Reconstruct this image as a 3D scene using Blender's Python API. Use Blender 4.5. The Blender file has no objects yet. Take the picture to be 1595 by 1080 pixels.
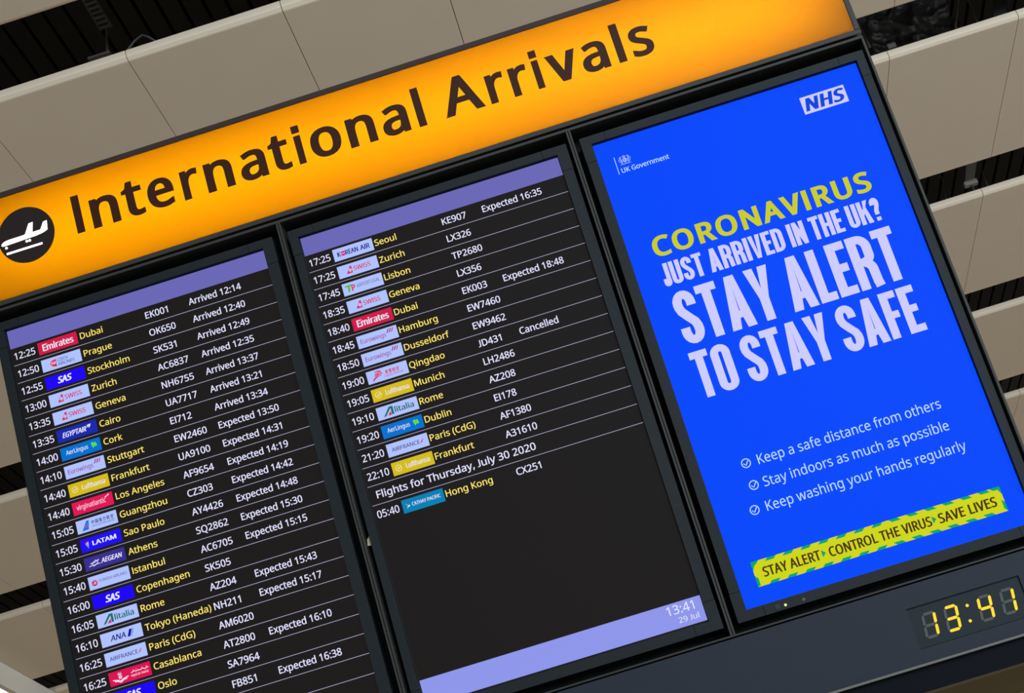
import bpy, bmesh, math, random
from math import sin, cos, pi, radians
from mathutils import Matrix, Vector
from mathutils import noise as mnoise
from mathutils.geometry import tessellate_polygon, delaunay_2d_cdt

S = bpy.context.scene
COL = S.collection
random.seed(4)

# ------------------------------------------------------------------ camera, world, lights, exposure
cam = bpy.data.cameras.new('camera')
cam.sensor_width = 36.0
cam.lens = 51.912
cam.clip_end = 200
cam_o = bpy.data.objects.new('camera', cam)
COL.objects.link(cam_o)
cr, cu, cb = (0.95388445, 0.17014099, -0.24729841), (0.29864474, -0.45485877, 0.83899632), (0.03026181, -0.87415991, -0.48469442)
CAM = Vector((1.10816, -2.54359, 1.6))
cam_o.matrix_world = Matrix(((cr[0], cu[0], cb[0], CAM[0]), (cr[1], cu[1], cb[1], CAM[1]), (cr[2], cu[2], cb[2], CAM[2]), (0, 0, 0, 1)))
S.camera = cam_o

W = bpy.data.worlds.new('hall_ambient')
S.world = W
W.use_nodes = True
W.node_tree.nodes['Background'].inputs[0].default_value = (1.0, 0.93, 0.84, 1)
W.node_tree.nodes['Background'].inputs[1].default_value = 0.36


def area(name, loc, rot, sx, sy, power, col):
    l = bpy.data.lights.new(name, 'AREA')
    l.shape = 'RECTANGLE'
    l.size, l.size_y, l.energy, l.color = sx, sy, power, col
    o = bpy.data.objects.new(name, l)
    o.location = loc
    o.rotation_euler = rot
    COL.objects.link(o)
    return o


# cool area light added behind the camera to brighten panels and their front edges
area('front_fill_light', (8.5, -10.0, 3.0), (radians(90), 0, radians(-8)), 13, 4.0, 2300, (0.72, 0.87, 1.0))
# warm lamps of the far end of the hall, behind the board
area('hall_end_lamps', (7.0, 24.0, 5.15), (radians(-90), 0, 0), 16, 0.5, 1100, (1.0, 0.88, 0.70))

S.view_settings.view_transform = 'Standard'
S.view_settings.look = 'None'
S.view_settings.exposure = 0.0
S.view_settings.gamma = 1.0
S.view_settings.use_curve_mapping = False

# ------------------------------------------------------------------ constants
TILT = radians(14.1)                      # the board leans forward towards the reader
BOARD = Vector((0, 0, 3.411))             # board origin in the hall: top left of the first screen
HC = 5.47                                 # underside of the ceiling panels
UY, UZ = Vector((0, cos(TILT), sin(TILT))), Vector((0, -sin(TILT), cos(TILT)))


# ------------------------------------------------------------------ materials
def lin(c):
    return tuple((v / 255 / 12.92) if v / 255 <= 0.04045 else ((v / 255 + 0.055) / 1.055) ** 2.4 for v in c)


MATS = {}


def mat(name, rgb, rough=0.5, spec=0.5, metal=0.0, emit=None, estr=1.0, noise=0.0, nscale=30.0, bump=0.0):
    """Principled material; rgb and emit are display colours 0-255. noise adds a fine procedural mottling."""
    if name in MATS:
        return MATS[name]
    m = bpy.data.materials.new(name)
    m.use_nodes = True
    nt = m.node_tree
    b = nt.nodes['Principled BSDF']
    c = lin(rgb)
    b.inputs['Base Color'].default_value = (*c, 1)
    b.inputs['Roughness'].default_value = rough
    b.inputs['Specular IOR Level'].default_value = spec
    b.inputs['Metallic'].default_value = metal
    if emit is not None:
        b.inputs['Emission Color'].default_value = (*lin(emit), 1)
        b.inputs['Emission Strength'].default_value = estr
    if noise or bump:
        tc = nt.nodes.new('ShaderNodeTexCoord')
        n = nt.nodes.new('ShaderNodeTexNoise')
        n.inputs['Scale'].default_value = nscale
        n.inputs['Detail'].default_value = 4
        nt.links.new(tc.outputs['Object'], n.inputs['Vector'])
        if noise:
            r = nt.nodes.new('ShaderNodeMix')
            r.data_type = 'RGBA'
            r.inputs[6].default_value = (*[max(0, v * (1 - noise)) for v in c], 1)
            r.inputs[7].default_value = (*[min(1, v * (1 + noise)) for v in c], 1)
            nt.links.new(n.outputs['Fac'], r.inputs[0])
            nt.links.new(r.outputs[2], b.inputs['Base Color'])
        if bump:
            bp = nt.nodes.new('ShaderNodeBump')
            bp.inputs['Strength'].default_value = bump
            bp.inputs['Distance'].default_value = 0.002
            nt.links.new(n.outputs['Fac'], bp.inputs['Height'])
            nt.links.new(bp.outputs['Normal'], b.inputs['Normal'])
    MATS[name] = m
    return m


def glow(rgb):
    """A lit area of a screen or an LED: dark glass that emits the display colour."""
    return mat('lit_%d_%d_%d' % tuple(rgb), (4, 4, 4), 0.5, 0.03, emit=rgb)


BEZEL = mat('bezel_plastic', (24, 28, 30), 0.55, 0.12, noise=0.08, nscale=60, bump=0.1)
BEZEL_DARK = mat('bezel_inner_plastic', (14, 14, 15), 0.6, 0.3)
METAL = mat('frame_metal', (44, 42, 39), 0.55, 0.2, metal=0.0, noise=0.06, nscale=40)
BRONZE = mat('sign_frame_metal', (46, 33, 30), 0.6, 0.2, metal=0.0, noise=0.06, nscale=40)
VOID = mat('recess_black', (10, 10, 10), 0.8, 0.2)
FASCIA = mat('fascia_paint', (30, 35, 44), 0.6, 0.15, noise=0.05, nscale=25, bump=0.05)
LOWER = mat('tinted_acrylic', (6, 8, 14), 0.4, 0.04)
LIP = mat('lip_metal', (92, 91, 84), 0.5, 0.2)
VINYL = mat('backlit_black_vinyl', (50, 25, 12), 0.5, 0.1)  # brown of backlight leaking through the black letters is put into the base colour
DISC = mat('dark_vinyl_disc', (36, 28, 26), 0.5, 0.1)
PANEL = mat('ceiling_panel_paint', (214, 195, 172), 0.75, 0.25, noise=0.035, nscale=5, bump=0.02)
DECK = mat('deck_boards', (45, 41, 33), 0.85, 0.2, noise=0.4, nscale=3)
BROWN = mat('brown_strip', (94, 86, 68), 0.8, 0.0, noise=0.04, nscale=4)
STEEL = mat('galvanised_steel', (92, 85, 76), 0.5, 0.4, metal=0.3, noise=0.2, nscale=40)
PALE_STEEL = mat('pale_steel', (205, 200, 186), 0.6, 0.3, noise=0.2, nscale=40)
CABLE = mat('cable_sheath', (92, 92, 90), 0.6, 0.3)
FOIL = mat('insulation_film', (54, 54, 52), 0.36, 0.6, noise=0.3, nscale=12)
TROUGH = mat('trough_paint', (205, 203, 196), 0.6, 0.3, noise=0.03, nscale=8)
REFLECT = mat('trough_reflector', (226, 205, 176), 0.6, 0.3)
DIFF = mat('lamp_diffuser', (240, 240, 235), 0.5, 0.3, emit=(255, 252, 244), estr=3.0)
FLOOR = mat('terrazzo_floor', (176, 172, 164), 0.35, 0.4, noise=0.12, nscale=60)


# ------------------------------------------------------------------ mesh builder
class MB:
    def __init__(s):
        s.v, s.f, s.mi, s.mats = [], [], [], []

    def m(s, mt):
        if mt not in s.mats:
            s.mats.append(mt)
        return s.mats.index(mt)

    def add(s, vs, fs, mt):
        o = len(s.v)
        k = s.m(mt)
        s.v += [tuple(p) for p in vs]
        for f in fs:
            s.f.append([i + o for i in f])
            s.mi.append(k)
        return s

    def box(s, x0, x1, y0, y1, z0, z1, mt):
        vs = [(x, y, z) for x in (x0, x1) for y in (y0, y1) for z in (z0, z1)]
        return s.add(vs, [(0, 1, 3, 2), (4, 6, 7, 5), (0, 4, 5, 1), (2, 3, 7, 6), (0, 2, 6, 4), (1, 5, 7, 3)], mt)

    def quad(s, x0, x1, z0, z1, y, mt):
        return s.add([(x0, y, z0), (x1, y, z0), (x1, y, z1), (x0, y, z1)], [(0, 1, 2, 3)], mt)

    def poly(s, contours, y, mt):
        """Flat filled outline (outer contours and holes) in the board plane."""
        cs = [[Vector((p[0], p[1], 0)) for p in c] for c in contours if len(c) > 2]
        if not cs:
            return s
        flat = [p for c in cs for p in c]
        tri = tessellate_polygon(cs)
        fs = []
        for a, b, c in tri:
            A, B, C = flat[a], flat[b], flat[c]
            cr_ = (B.x - A.x) * (C.y - A.y) - (B.y - A.y) * (C.x - A.x)
            if abs(cr_) < 1e-14:
                continue
            fs.append((a, b, c) if cr_ > 0 else (a, c, b))
        return s.add([(p.x, y, p.y) for p in flat], fs, mt)

    def disc(s, cx, cz, r, y, mt, n=48, rz=None):
        rz = rz or r
        return s.add([(cx + r * cos(2 * pi * i / n), y, cz + rz * sin(2 * pi * i / n)) for i in range(n)], [tuple(range(n))], mt)

    def ring(s, cx, cz, r0, r1, y, mt, n=40):
        vs = [(cx + r * cos(2 * pi * i / n), y, cz + r * sin(2 * pi * i / n)) for i in range(n) for r in (r0, r1)]
        return s.add(vs, [(2 * i, 2 * i + 1, (2 * i + 3) % (2 * n), (2 * i + 2) % (2 * n)) for i in range(n)], mt)

    def stroke(s, pts, w, y, mt, wz=None):
        """Band of constant width along a path in the board plane; wz lets level runs be thinner than upright ones."""
        wz = w if wz is None else wz
        L, R = [], []
        n = len(pts)
        for i, p in enumerate(pts):
            a, b = pts[max(0, i - 1)], pts[min(n - 1, i + 1)]
            dx, dz = b[0] - a[0], b[1] - a[1]
            l = math.hypot(dx, dz) or 1
            nx, nz = -dz / l, dx / l
            L.append((p[0] + nx * w / 2, y, p[1] + nz * wz / 2))
            R.append((p[0] - nx * w / 2, y, p[1] - nz * wz / 2))
        return s.add(L + R, [(n + i, n + i + 1, i + 1, i) for i in range(n - 1)], mt)

    def tube(s, pts, r, mt, n=8):
        pts = [Vector(p) for p in pts]
        vs = []
        for i, p in enumerate(pts):
            d = (pts[min(len(pts) - 1, i + 1)] - pts[max(0, i - 1)]).normalized()
            a = d.cross(Vector((0, 0, 1)) if abs(d.z) < 0.9 else Vector((1, 0, 0))).normalized()
            b = d.cross(a)
            vs += [p + a * r * cos(2 * pi * k / n) + b * r * sin(2 * pi * k / n) for k in range(n)]
        m_ = len(pts)
        fs = [(i * n + k, i * n + (k + 1) % n, (i + 1) * n + (k + 1) % n, (i + 1) * n + k) for i in range(m_ - 1) for k in range(n)]
        fs += [tuple(range(n))[::-1], tuple((m_ - 1) * n + k for k in range(n))]
        return s.add(vs, fs, mt)

    def build(s, name, parent=None, origin=(0, 0, 0), bevel=0.0, seg=2):
        me = bpy.data.meshes.new(name)
        o_ = Vector(origin)
        me.from_pydata([tuple(Vector(p) - o_) for p in s.v], [], s.f)
        for mt in s.mats:
            me.materials.append(mt)
        me.polygons.foreach_set('material_index', s.mi)
        me.update()
        ob = bpy.data.objects.new(name, me)
        COL.objects.link(ob)
        if parent is not None:
            ob.parent = parent
        if bevel:
            md = ob.modifiers.new('edge', 'BEVEL')
            md.width = bevel
            md.segments = seg
            md.limit_method = 'ANGLE'
        return ob


def tag(o, label=None, cat=None, group=None, kind=None):
    for k, v in (('label', label), ('category', cat), ('group', group), ('kind', kind)):
        if v:
            o[k] = v
    return o


def board_thing(name, label, cat, o, group=None):
    """Empty for a thing mounted on the leaning board; o is its origin in board coordinates (x, depth, height)."""
    e = bpy.data.objects.new(name, None)
    e.empty_display_size = 0.05
    COL.objects.link(e)
    e.location = BOARD + Vector((o[0], 0, 0)) + UY * o[1] + UZ * o[2]
    e.rotation_euler = (TILT, 0, 0)
    return tag(e, label, cat, group)


# ------------------------------------------------------------------ lettering: outlines of a plain humanist sans, 480 units cap height
GLYPHS = {}
for line in r'''
 175|
(201|126,-106 102,-76 81,-43 64,-9 51,28 40,66 33,104 28,144 27,184 28,225 33,265 40,304 51,342 64,379 81,415 102,448 126,480 181,480 159,447 140,413 124,378 110,340 100,302 93,264 88,224 87,185 88,146 93,108 100,70 110,32 124,-5 140,-40 159,-74 181,-106
)201|21,-106 43,-74 62,-40 78,-5 91,32 101,70 109,108 113,146 115,185 113,224 109,264 101,302 91,340 78,378 61,413 42,447 20,480 76,480 100,448 120,415 137,379 151,342 161,304 169,265 173,225 175,184 173,144 169,104 161,66 151,28 137,-9 120,-43 100,-76 76,-106
,180|28,-87 47,-3 61,78 124,78 129,71 104,-8 71,-87
.180|89,-9 74,-7 60,1 51,15 48,36 51,57 60,71 74,79 89,81 106,79 119,71 129,57 132,36 129,15 119,1 106,-7
0384|191,-7 142,1 102,22 72,59 55,95 43,137 35,186 33,240 35,290 40,334 49,373 61,407 78,435 99,458 125,474 156,484 191,487 241,480 281,458 312,422 329,386 341,344 349,296 351,240 349,191 344,147 335,108 322,74 305,45 284,23 258,6 227,-3|191,44 224,49 249,65 268,92 278,120 286,154 290,194 291,240 290,286 286,326 278,360 268,388 249,415 224,431 191,437 159,431 133,415 115,388 105,360 98,326 93,286 92,240 93,194 98,154 105,120 115,93 133,65 159,49
1384|181,0 181,335 181,381 183,418 164,400 142,381 91,339 60,379 189,480 238,480 238,0
2384|32,0 32,49 158,176 219,240 241,268 257,296 266,324 269,355 263,390 246,415 219,431 185,436 152,433 123,424 96,409 69,390 38,430 57,445 79,458 102,470 128,479 155,484 185,486 226,482 262,471 291,452 312,427 325,396 330,359 328,334 323,311 314,288 303,267 288,245 271,224 207,155 107,56 107,54 349,54 349,0
3384|162,-7 126,-5 92,-1 60,7 30,19 30,75 62,61 95,51 130,45 163,43 202,46 233,54 256,68 271,87 281,110 284,138 280,165 268,186 249,202 222,213 189,220 150,222 103,222 103,273 150,273 187,275 217,284 240,298 257,316 267,338 271,363 265,394 247,417 219,432 183,437 147,434 117,425 62,396 33,437 51,449 72,461 96,471 123,480 152,485 183,486 229,483 266,471 294,453 315,428 327,400 331,367 328,337 319,312 304,290 284,274 260,261 232,253 232,250 267,243 296,231 318,214 333,192 343,166 346,136 344,110 337,85 326,62 311,42 291,25 266,11 237,1 202,-5
4384|244,0 244,109 14,109 14,159 240,482 301,482 301,162 371,162 371,109 301,109 301,0|72,162 244,162 244,313 245,372 247,419 244,419 231,392 216,367
5384|167,-7 131,-5 97,0 67,8 42,19 42,75 69,62 101,52 135,46 167,44 200,46 229,55 253,69 271,89 282,115 285,147 282,176 273,200 257,219 234,233 203,242 165,244 122,241 83,234 54,253 72,480 312,480 312,426 122,426 111,287 142,291 185,294 231,290 270,278 302,257 326,229 341,195 346,153 341,107 325,68 299,36 263,12 219,-2
6384|200,-7 171,-4 143,3 118,16 95,34 75,57 59,86 47,120 39,160 37,205 38,239 41,273 46,307 54,339 65,369 79,397 97,423 119,444 146,462 177,475 214,484 257,486 288,485 316,480 316,430 288,436 258,438 229,436 203,431 181,422 153,404 132,380 117,351 106,318 101,295 98,270 96,244 100,244 119,266 143,284 163,293 187,298 214,300 253,296 286,283 314,262 336,233 348,197 353,154 348,108 334,69 311,36 281,12 244,-2|199,43 226,46 249,55 268,70 283,92 291,120 294,154 292,183 284,207 271,227 253,242 230,251 201,254 172,251 146,241 126,226 110,208 100,187 97,166 100,137 108,108 122,82 142,61 168,48
7384|91,0 288,426 30,426 30,480 351,480 351,434 156,0
8384|193,-7 146,-3 106,8 75,27 51,53 38,85 33,122 36,153 47,179 63,202 83,221 107,237 132,251 110,265 90,281 73,299 59,320 51,344 48,372 53,406 67,434 89,456 118,473 141,480 165,485 191,486 231,483 265,473 295,457 317,434 331,406 335,371 332,344 323,321 308,301 289,283 244,254 298,222 319,203 336,181 347,155 351,124 346,87 332,55 308,29 276,9 238,-3|194,277 226,293 253,312 271,337 277,369 271,399 253,421 226,434 191,439 157,434 130,421 112,399 106,369 109,347 118,328 132,312 150,299|192,40 222,43 247,51 267,63 286,90 293,124 286,156 265,182 245,196 221,210 192,222 181,226 154,213 132,199 114,183 96,155 91,122 97,90 116,63 135,51 161,43
9384|129,-7 98,-5 69,0 69,50 96,44 128,42 157,43 183,49 205,57 233,75 254,99 269,128 280,161 285,185 288,209 289,235 285,235 267,214 243,196 222,187 199,181 171,179 133,184 99,196 72,217 50,246 38,282 34,324 36,356 42,385 53,411 67,433 85,452 106,467 130,478 157,484 187,486 216,484 244,476 269,463 292,445 312,422 328,393 340,359 347,320 349,275 348,240 345,206 340,173 332,141 322,110 307,82 289,57 267,35 240,17 208,4 171,-4|184,226 214,229 240,239 261,254 276,272 286,292 289,314 287,342 278,371 264,397 244,418 218,432 187,437 161,433 138,424 119,409 104,387 95,359 92,325 95,296 102,272 115,252 132,237 155,229
:180|89,278 74,281 60,289 51,303 48,324 51,345 60,359 74,367 89,369 106,367 119,359 129,345 132,324 129,303 119,289 106,281|89,-9 74,-7 60,1 51,15 48,36 51,57 60,71 74,79 89,81 106,79 119,71 129,57 132,36 129,15 119,1 106,-7
?291|94,135 94,153 99,197 106,215 117,232 150,267 191,304 203,319 212,333 216,349 218,367 212,396 197,417 171,430 136,435 105,432 78,426 29,406 8,453 36,466 67,477 90,482 114,485 140,486 180,483 213,472 239,455 258,431 270,402 274,369 272,341 264,317 253,297 237,278 195,240 161,208 151,194 145,180 141,146 141,135|120,-9 104,-7 90,1 82,15 79,36 82,57 90,71 104,79 120,81 136,79 149,71 158,57 161,36 158,15 149,1 136,-7
A429|0,0 187,482 242,482 428,0 366,0 308,148 118,148 61,0|138,202 290,202 236,347 230,367 221,396 214,419 203,378 193,347
B437|65,0 65,480 202,480 257,477 303,468 338,453 364,431 379,400 384,361 382,334 374,311 361,290 343,274 320,262 293,255 293,251 322,244 348,234 369,218 386,197 397,170 400,136 395,96 380,63 356,36 322,16 282,4 234,0|126,275 214,275 251,278 279,284 299,295 316,320 322,354 315,388 294,411 272,420 242,426 205,428 126,428|126,51 222,51 261,54 290,62 311,76 330,105 336,141 329,175 310,202 288,215 257,222 218,225 126,225
C424|261,-7 215,-3 174,7 139,24 109,46 85,75 65,109 52,149 44,192 41,240 44,287 53,330 67,368 88,403 114,431 146,455 183,472 225,483 271,486 320,483 364,474 404,458 379,407 330,425 302,431 271,433 223,427 182,410 149,381 130,353 116,320 108,282 105,240 107,197 115,160 128,127 146,98 178,69 219,52 270,46 330,52 385,65 385,13 329,-2
D490|65,0 65,480 213,480 259,477 301,468 338,453 371,432 398,406 420,374 436,336 446,293 449,244 445,187 433,138 412,96 383,61 347,35 304,15 255,4 199,0|126,52 191,52 261,59 315,82 354,120 378,174 385,242 383,287 374,326 359,358 338,383 302,408 258,423 204,428 126,428
E373|65,0 65,480 333,480 333,426 126,426 126,277 321,277 321,224 126,224 126,53 333,53 333,0
F349|65,0 65,480 333,480 333,426 126,426 126,257 320,257 320,203 126,203 126,0
G489|271,-7 224,-3 182,7 145,23 114,46 88,74 67,108 53,148 44,191 41,240 44,288 54,331 71,370 93,404 121,433 155,456 195,473 240,483 289,486 316,485 341,483 366,479 400,470 433,458 410,406 352,425 320,431 286,433 245,430 210,420 178,404 152,381 131,353 116,320 107,282 104,240 106,203 112,169 123,139 137,112 157,89 181,70 210,57 245,48 285,46 338,49 379,57 379,199 273,199 273,253 439,253 439,18 413,10 387,4 361,-1 333,-4 303,-6
H498|65,0 65,480 126,480 126,277 371,277 371,480 432,480 432,0 371,0 371,224 126,224 126,0
I178|57,0 57,480 121,480 121,0
J223|49,-6 21,-4 0,1 0,42 22,38 48,36 64,38 80,42 94,49 104,61 111,77 114,99 114,480 174,480 174,102 170,68 159,41 140,20 115,6 84,-3
K416|65,0 65,480 126,480 126,243 167,289 208,334 338,480 408,480 218,271 416,0 345,0 175,229 126,186 126,0
L352|65,0 65,480 126,480 126,54 335,54 335,0
M609|65,0 65,480 154,480 302,87 305,87 455,480 544,480 544,0 484,0 484,295 486,364 489,420 486,420 326,0 277,0 119,420 116,420 120,364 121,291 121,0
N510|65,0 65,480 135,480 391,83 394,83 392,115 390,162 389,209 389,480 445,480 445,0 375,0 118,398 116,398 119,340 121,268 121,0
O525|263,-7 216,-3 174,7 139,24 109,48 84,76 65,111 52,150 44,193 41,241 44,288 52,331 65,370 84,404 109,433 139,456 174,473 216,483 263,487 309,484 349,473 384,456 414,433 439,405 458,370 472,331 481,288 484,240 481,193 472,150 458,110 439,76 414,47 384,24 349,7 308,-3|263,46 312,51 352,69 382,98 399,126 410,159 417,198 420,240 417,283 410,321 399,354 382,382 352,411 313,428 263,434 214,428 174,411 143,382 126,354 114,321 107,283 105,240 107,198 114,159 126,126 143,98 173,69 213,51
P406|65,0 65,480 192,480 249,475 295,463 329,443 353,415 367,380 372,338 370,313 364,288 354,264 340,243 320,224 294,208 263,196 225,189 181,187 126,187 126,0|126,238 174,238 216,241 250,248 276,261 295,279 306,304 310,336 306,364 296,387 280,405 257,418 225,425 187,428 126,428
Q525|372,-114 279,-6 270,-7 263,-7 216,-3 174,7 139,24 109,48 84,76 65,111 52,150 44,193 41,241 44,288 52,331 65,370 84,404 109,433 139,456 174,473 216,483 263,487 309,484 349,473 384,456 414,433 439,405 458,370 472,331 481,288 484,240 481,198 475,159 464,123 448,91 421,54 386,25 344,5 459,-114|263,46 312,51 352,69 382,98 399,126 410,159 417,198 420,240 417,283 410,321 399,354 382,382 352,411 313,428 263,434 214,428 174,411 143,382 126,354 114,321 107,283 105,240 107,198 114,159 126,126 143,98 173,69 213,51
R418|65,0 65,480 197,480 252,476 296,464 329,446 353,419 367,385 372,343 369,308 358,279 342,256 322,239 300,225 276,215 408,0 337,0 221,198 126,198 126,0|126,249 197,249 233,252 261,259 283,272 298,290 307,313 310,340 306,369 297,391 281,407 259,418 230,425 194,427 126,427
S369|166,-7 140,-6 115,-4 91,-1 60,7 34,16 34,74 94,54 119,50 143,47 169,46 201,48 228,55 249,66 270,91 277,123 274,145 267,163 253,178 232,192 164,222 126,238 96,256 72,276 54,300 44,329 40,364 45,400 60,429 83,454 114,471 138,480 165,485 193,486 219,485 243,483 266,479 297,470 326,459 307,408 253,426 223,431 192,433 153,428 124,414 107,392 101,363 104,341 111,323 125,308 144,294 206,267 233,256 257,245 278,233 303,214 322,191 333,163 337,128 332,89 317,56 291,29 256,9 215,-3
T373|156,0 156,426 7,426 7,480 366,480 366,426 217,426 217,0
U491|243,-7 201,-4 164,5 133,21 107,42 81,78 66,121 60,171 60,480 121,480 121,169 124,133 135,102 152,78 176,60 208,49 246,46 286,50 317,61 341,80 357,106 367,135 370,169 370,480 430,480 430,169 428,137 421,107 410,80 394,55 373,34 348,16 318,4 283,-4
V403|171,0 0,480 63,480 171,172 189,117 201,67 214,117 232,173 339,480 403,480 232,0
W625|135,0 8,480 71,480 146,187 160,127 169,73 179,130 194,190 279,480 341,480 429,188 445,127 455,73 465,127 479,187 553,480 616,480 488,0 427,0 334,314 323,353 314,388 310,409 303,372 287,312 196,0
X394|3,0 162,250 13,480 80,480 197,291 316,480 379,480 231,251 391,0 322,0 195,208 66,0
Y380|160,0 160,183 0,480 66,480 190,244 315,480 380,480 220,186 220,0
Z384|26,0 26,46 278,426 34,426 34,480 351,480 351,434 99,54 358,54 358,0
a377|144,-7 114,-4 86,5 63,19 45,40 34,67 31,100 36,133 50,161 73,183 106,200 150,210 203,215 265,217 265,238 260,277 245,301 222,314 190,318 163,316 136,310 89,291 71,335 96,347 126,357 159,364 193,366 233,363 266,353 291,337 308,314 319,283 322,245 322,0 279,0 268,51 265,51 241,25 216,7 196,0 173,-5|158,41 187,44 212,52 234,66 251,86 261,112 264,144 264,176 211,174 171,170 140,163 118,152 98,130 92,99 97,73 110,55 132,44
b413|228,-7 189,-3 158,9 134,26 116,46 111,46 99,0 57,0 57,510 116,510 116,386 115,344 113,312 116,312 134,333 158,351 189,362 228,366 269,361 305,345 335,319 353,293 366,261 374,223 376,180 374,137 366,99 353,67 335,40 305,14 269,-1|219,42 248,46 273,58 291,78 304,105 312,139 315,181 309,240 291,283 260,308 218,317 183,313 157,302 138,284 126,258 119,224 116,182 116,179 119,138 126,105 138,78 157,58 184,46
c322|201,-7 171,-5 143,2 117,13 93,28 74,48 58,73 46,103 39,138 37,178 39,220 47,256 59,286 76,311 96,332 119,347 146,358 174,365 206,367 259,361 300,347 282,298 244,310 204,315 158,306 125,281 105,238 98,179 101,139 110,105 124,79 144,60 170,48 201,44 229,46 253,50 294,65 294,13 254,-2
d413|185,-7 143,-2 107,14 77,40 60,66 47,98 39,136 37,179 39,223 47,261 60,293 78,319 108,346 144,361 185,367 223,363 254,351 278,334 297,314 301,314 299,339 297,367 297,510 356,510 356,0 308,0 300,48 297,48 278,27 254,9 223,-3|194,42 228,46 255,56 274,74 287,98 295,129 298,168 298,179 295,220 288,254 275,282 256,302 229,314 193,318 164,313 140,301 122,280 109,252 101,218 98,178 101,138 109,105 122,78 141,58 165,46
e379|210,-7 177,-4 147,3 120,14 96,30 75,51 59,76 47,106 39,140 37,177 39,215 46,249 57,279 72,305 90,326 112,344 138,357 166,364 196,367 226,364 252,358 276,347 296,331 313,312 327,290 337,264 343,235 345,204 345,169 98,169 102,131 113,100 129,76 152,58 180,47 213,44 245,45 274,50 328,69 328,17 274,-1 245,-5|99,216 283,216 280,244 273,269 262,290 245,306 223,315 195,318 169,315 147,306 129,291 114,271 105,245
f231|73,0 73,314 10,314 10,342 73,362 73,383 77,425 87,458 104,483 127,500 156,510 190,514 229,510 260,502 244,455 220,462 191,465 165,460 147,446 136,420 132,383 132,360 223,360 223,314 132,314 132,0
g413|195,-161 145,-159 102,-151 65,-138 65,-84 103,-100 148,-109 198,-112 227,-109 251,-100 271,-85 286,-65 295,-40 298,-11 298,3 298,27 300,48 297,48 268,17 231,-1 185,-7 142,-1 106,15 76,42 54,79 41,125 37,179 41,233 54,278 76,316 106,344 142,361 185,367 219,363 249,353 275,336 298,312 301,312 309,360 356,360 356,-6 352,-53 338,-92 317,-122 286,-144 245,-157|194,42 227,45 253,55 273,71 287,94 295,126 298,165 298,179 295,224 287,259 273,285 252,303 226,313 193,317 165,313 142,301 123,281 109,254 101,220 98,179 101,138 109,104 123,77 141,57 165,46
h415|57,0 57,510 116,510 116,361 113,310 117,310 137,334 164,352 195,362 229,366 269,363 302,352 328,335 346,310 357,276 361,234 361,0 302,0 302,230 293,278 266,307 222,317 186,313 158,302 139,283 126,257 119,225 116,186 116,0
i173|52,420 52,495 122,495 122,420|57,0 57,360 116,360 116,0
j173|52,420 52,495 122,495 122,420|15,-161 -15,-159 -37,-153 -37,-105 -16,-110 7,-112 27,-109 43,-100 54,-83 57,-56 57,360 116,360 116,-54 113,-85 105,-111 92,-133 73,-148 47,-158
k359|57,0 57,510 116,510 116,244 115,216 113,185 116,185 128,201 144,221 158,238 273,360 343,360 197,206 353,0 281,0 156,168 116,132 116,0
l173|57,0 57,510 116,510 116,0
m628|57,0 57,360 105,360 113,311 117,311 137,336 162,353 192,363 223,367 273,360 310,340 333,306 336,306 358,333 386,352 418,363 452,367 489,363 520,353 543,335 560,310 570,277 574,234 574,0 515,0 515,232 507,279 483,308 442,317 410,314 385,304 367,287 355,264 347,234 345,199 345,0 286,0 286,232 278,279 253,308 212,317 180,313 155,302 137,283 125,258 118,226 116,187 116,0
n415|57,0 57,360 105,360 113,311 117,311 138,336 165,353 197,363 230,367 270,363 302,353 328,335 346,310 357,277 361,234 361,0 302,0 302,230 293,278 266,307 222,317 186,313 158,302 139,283 126,258 119,226 116,187 116,0
o406|202,-7 172,-4 143,3 117,15 94,32 75,53 58,79 46,109 39,143 37,181 40,223 48,260 62,292 82,318 116,345 156,361 204,367 236,364 264,357 290,345 314,328 333,307 349,282 361,252 368,218 370,181 367,139 359,101 345,69 325,42 291,15 250,-1|203,42 237,46 263,59 283,80 298,107 306,141 309,181 306,220 298,253 283,281 263,301 236,313 203,317 169,313 143,301 123,281 109,253 101,220 98,181 101,141 109,107 123,80 143,59 170,46
p413|57,-161 57,360 105,360 113,311 116,311 135,333 158,351 178,360 201,365 228,367 270,362 305,346 335,320 353,294 366,262 374,224 376,181 374,137 366,100 353,68 335,41 305,14 269,-1 228,-7 190,-3 159,9 135,26 116,46 112,46 115,17 116,-13 116,-161|219,42 249,47 273,60 291,82 305,110 310,132 314,155 315,181 312,220 304,253 291,280 272,301 248,313 218,317 185,314 159,303 140,286 127,262 119,231 116,192 116,181 119,140 126,106 138,78 157,58 184,46
q413|297,-161 297,-7 298,21 300,48 296,48 278,27 254,9 234,0 210,-5 183,-7 143,-2 107,14 78,40 60,66 47,98 39,136 37,179 40,223 47,261 60,293 78,319 108,346 144,361 185,367 224,363 255,351 279,333 298,311 300,311 309,360 356,360 356,-161|195,42 228,46 255,56 274,73 287,97 295,128 298,167 298,179 295,221 287,255 275,282 256,302 228,314 193,318 164,313 140,301 122,280 108,252 101,218 98,178 101,139 109,105 122,78 141,58 165,46
r277|57,0 57,360 105,360 112,294 115,294 135,322 160,345 190,361 225,367 247,366 267,363 260,308 241,312 221,313 194,309 169,298 147,280 131,256 120,226 116,192 116,0
s322|148,-7 113,-5 83,-1 57,7 35,16 35,70 87,50 118,43 149,41 188,45 214,55 229,72 234,94 233,107 227,118 217,129 200,140 146,164 86,191 64,206 48,223 38,244 34,271 38,299 51,323 72,342 99,356 132,364 169,367 201,365 231,360 284,343 264,296 216,312 191,317 165,318 133,315 110,307 95,293 91,275 93,261 99,249 111,239 129,229 183,206 242,180 263,165 279,147 288,126 291,99 287,67 274,41 253,20 224,5 189,-4
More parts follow.
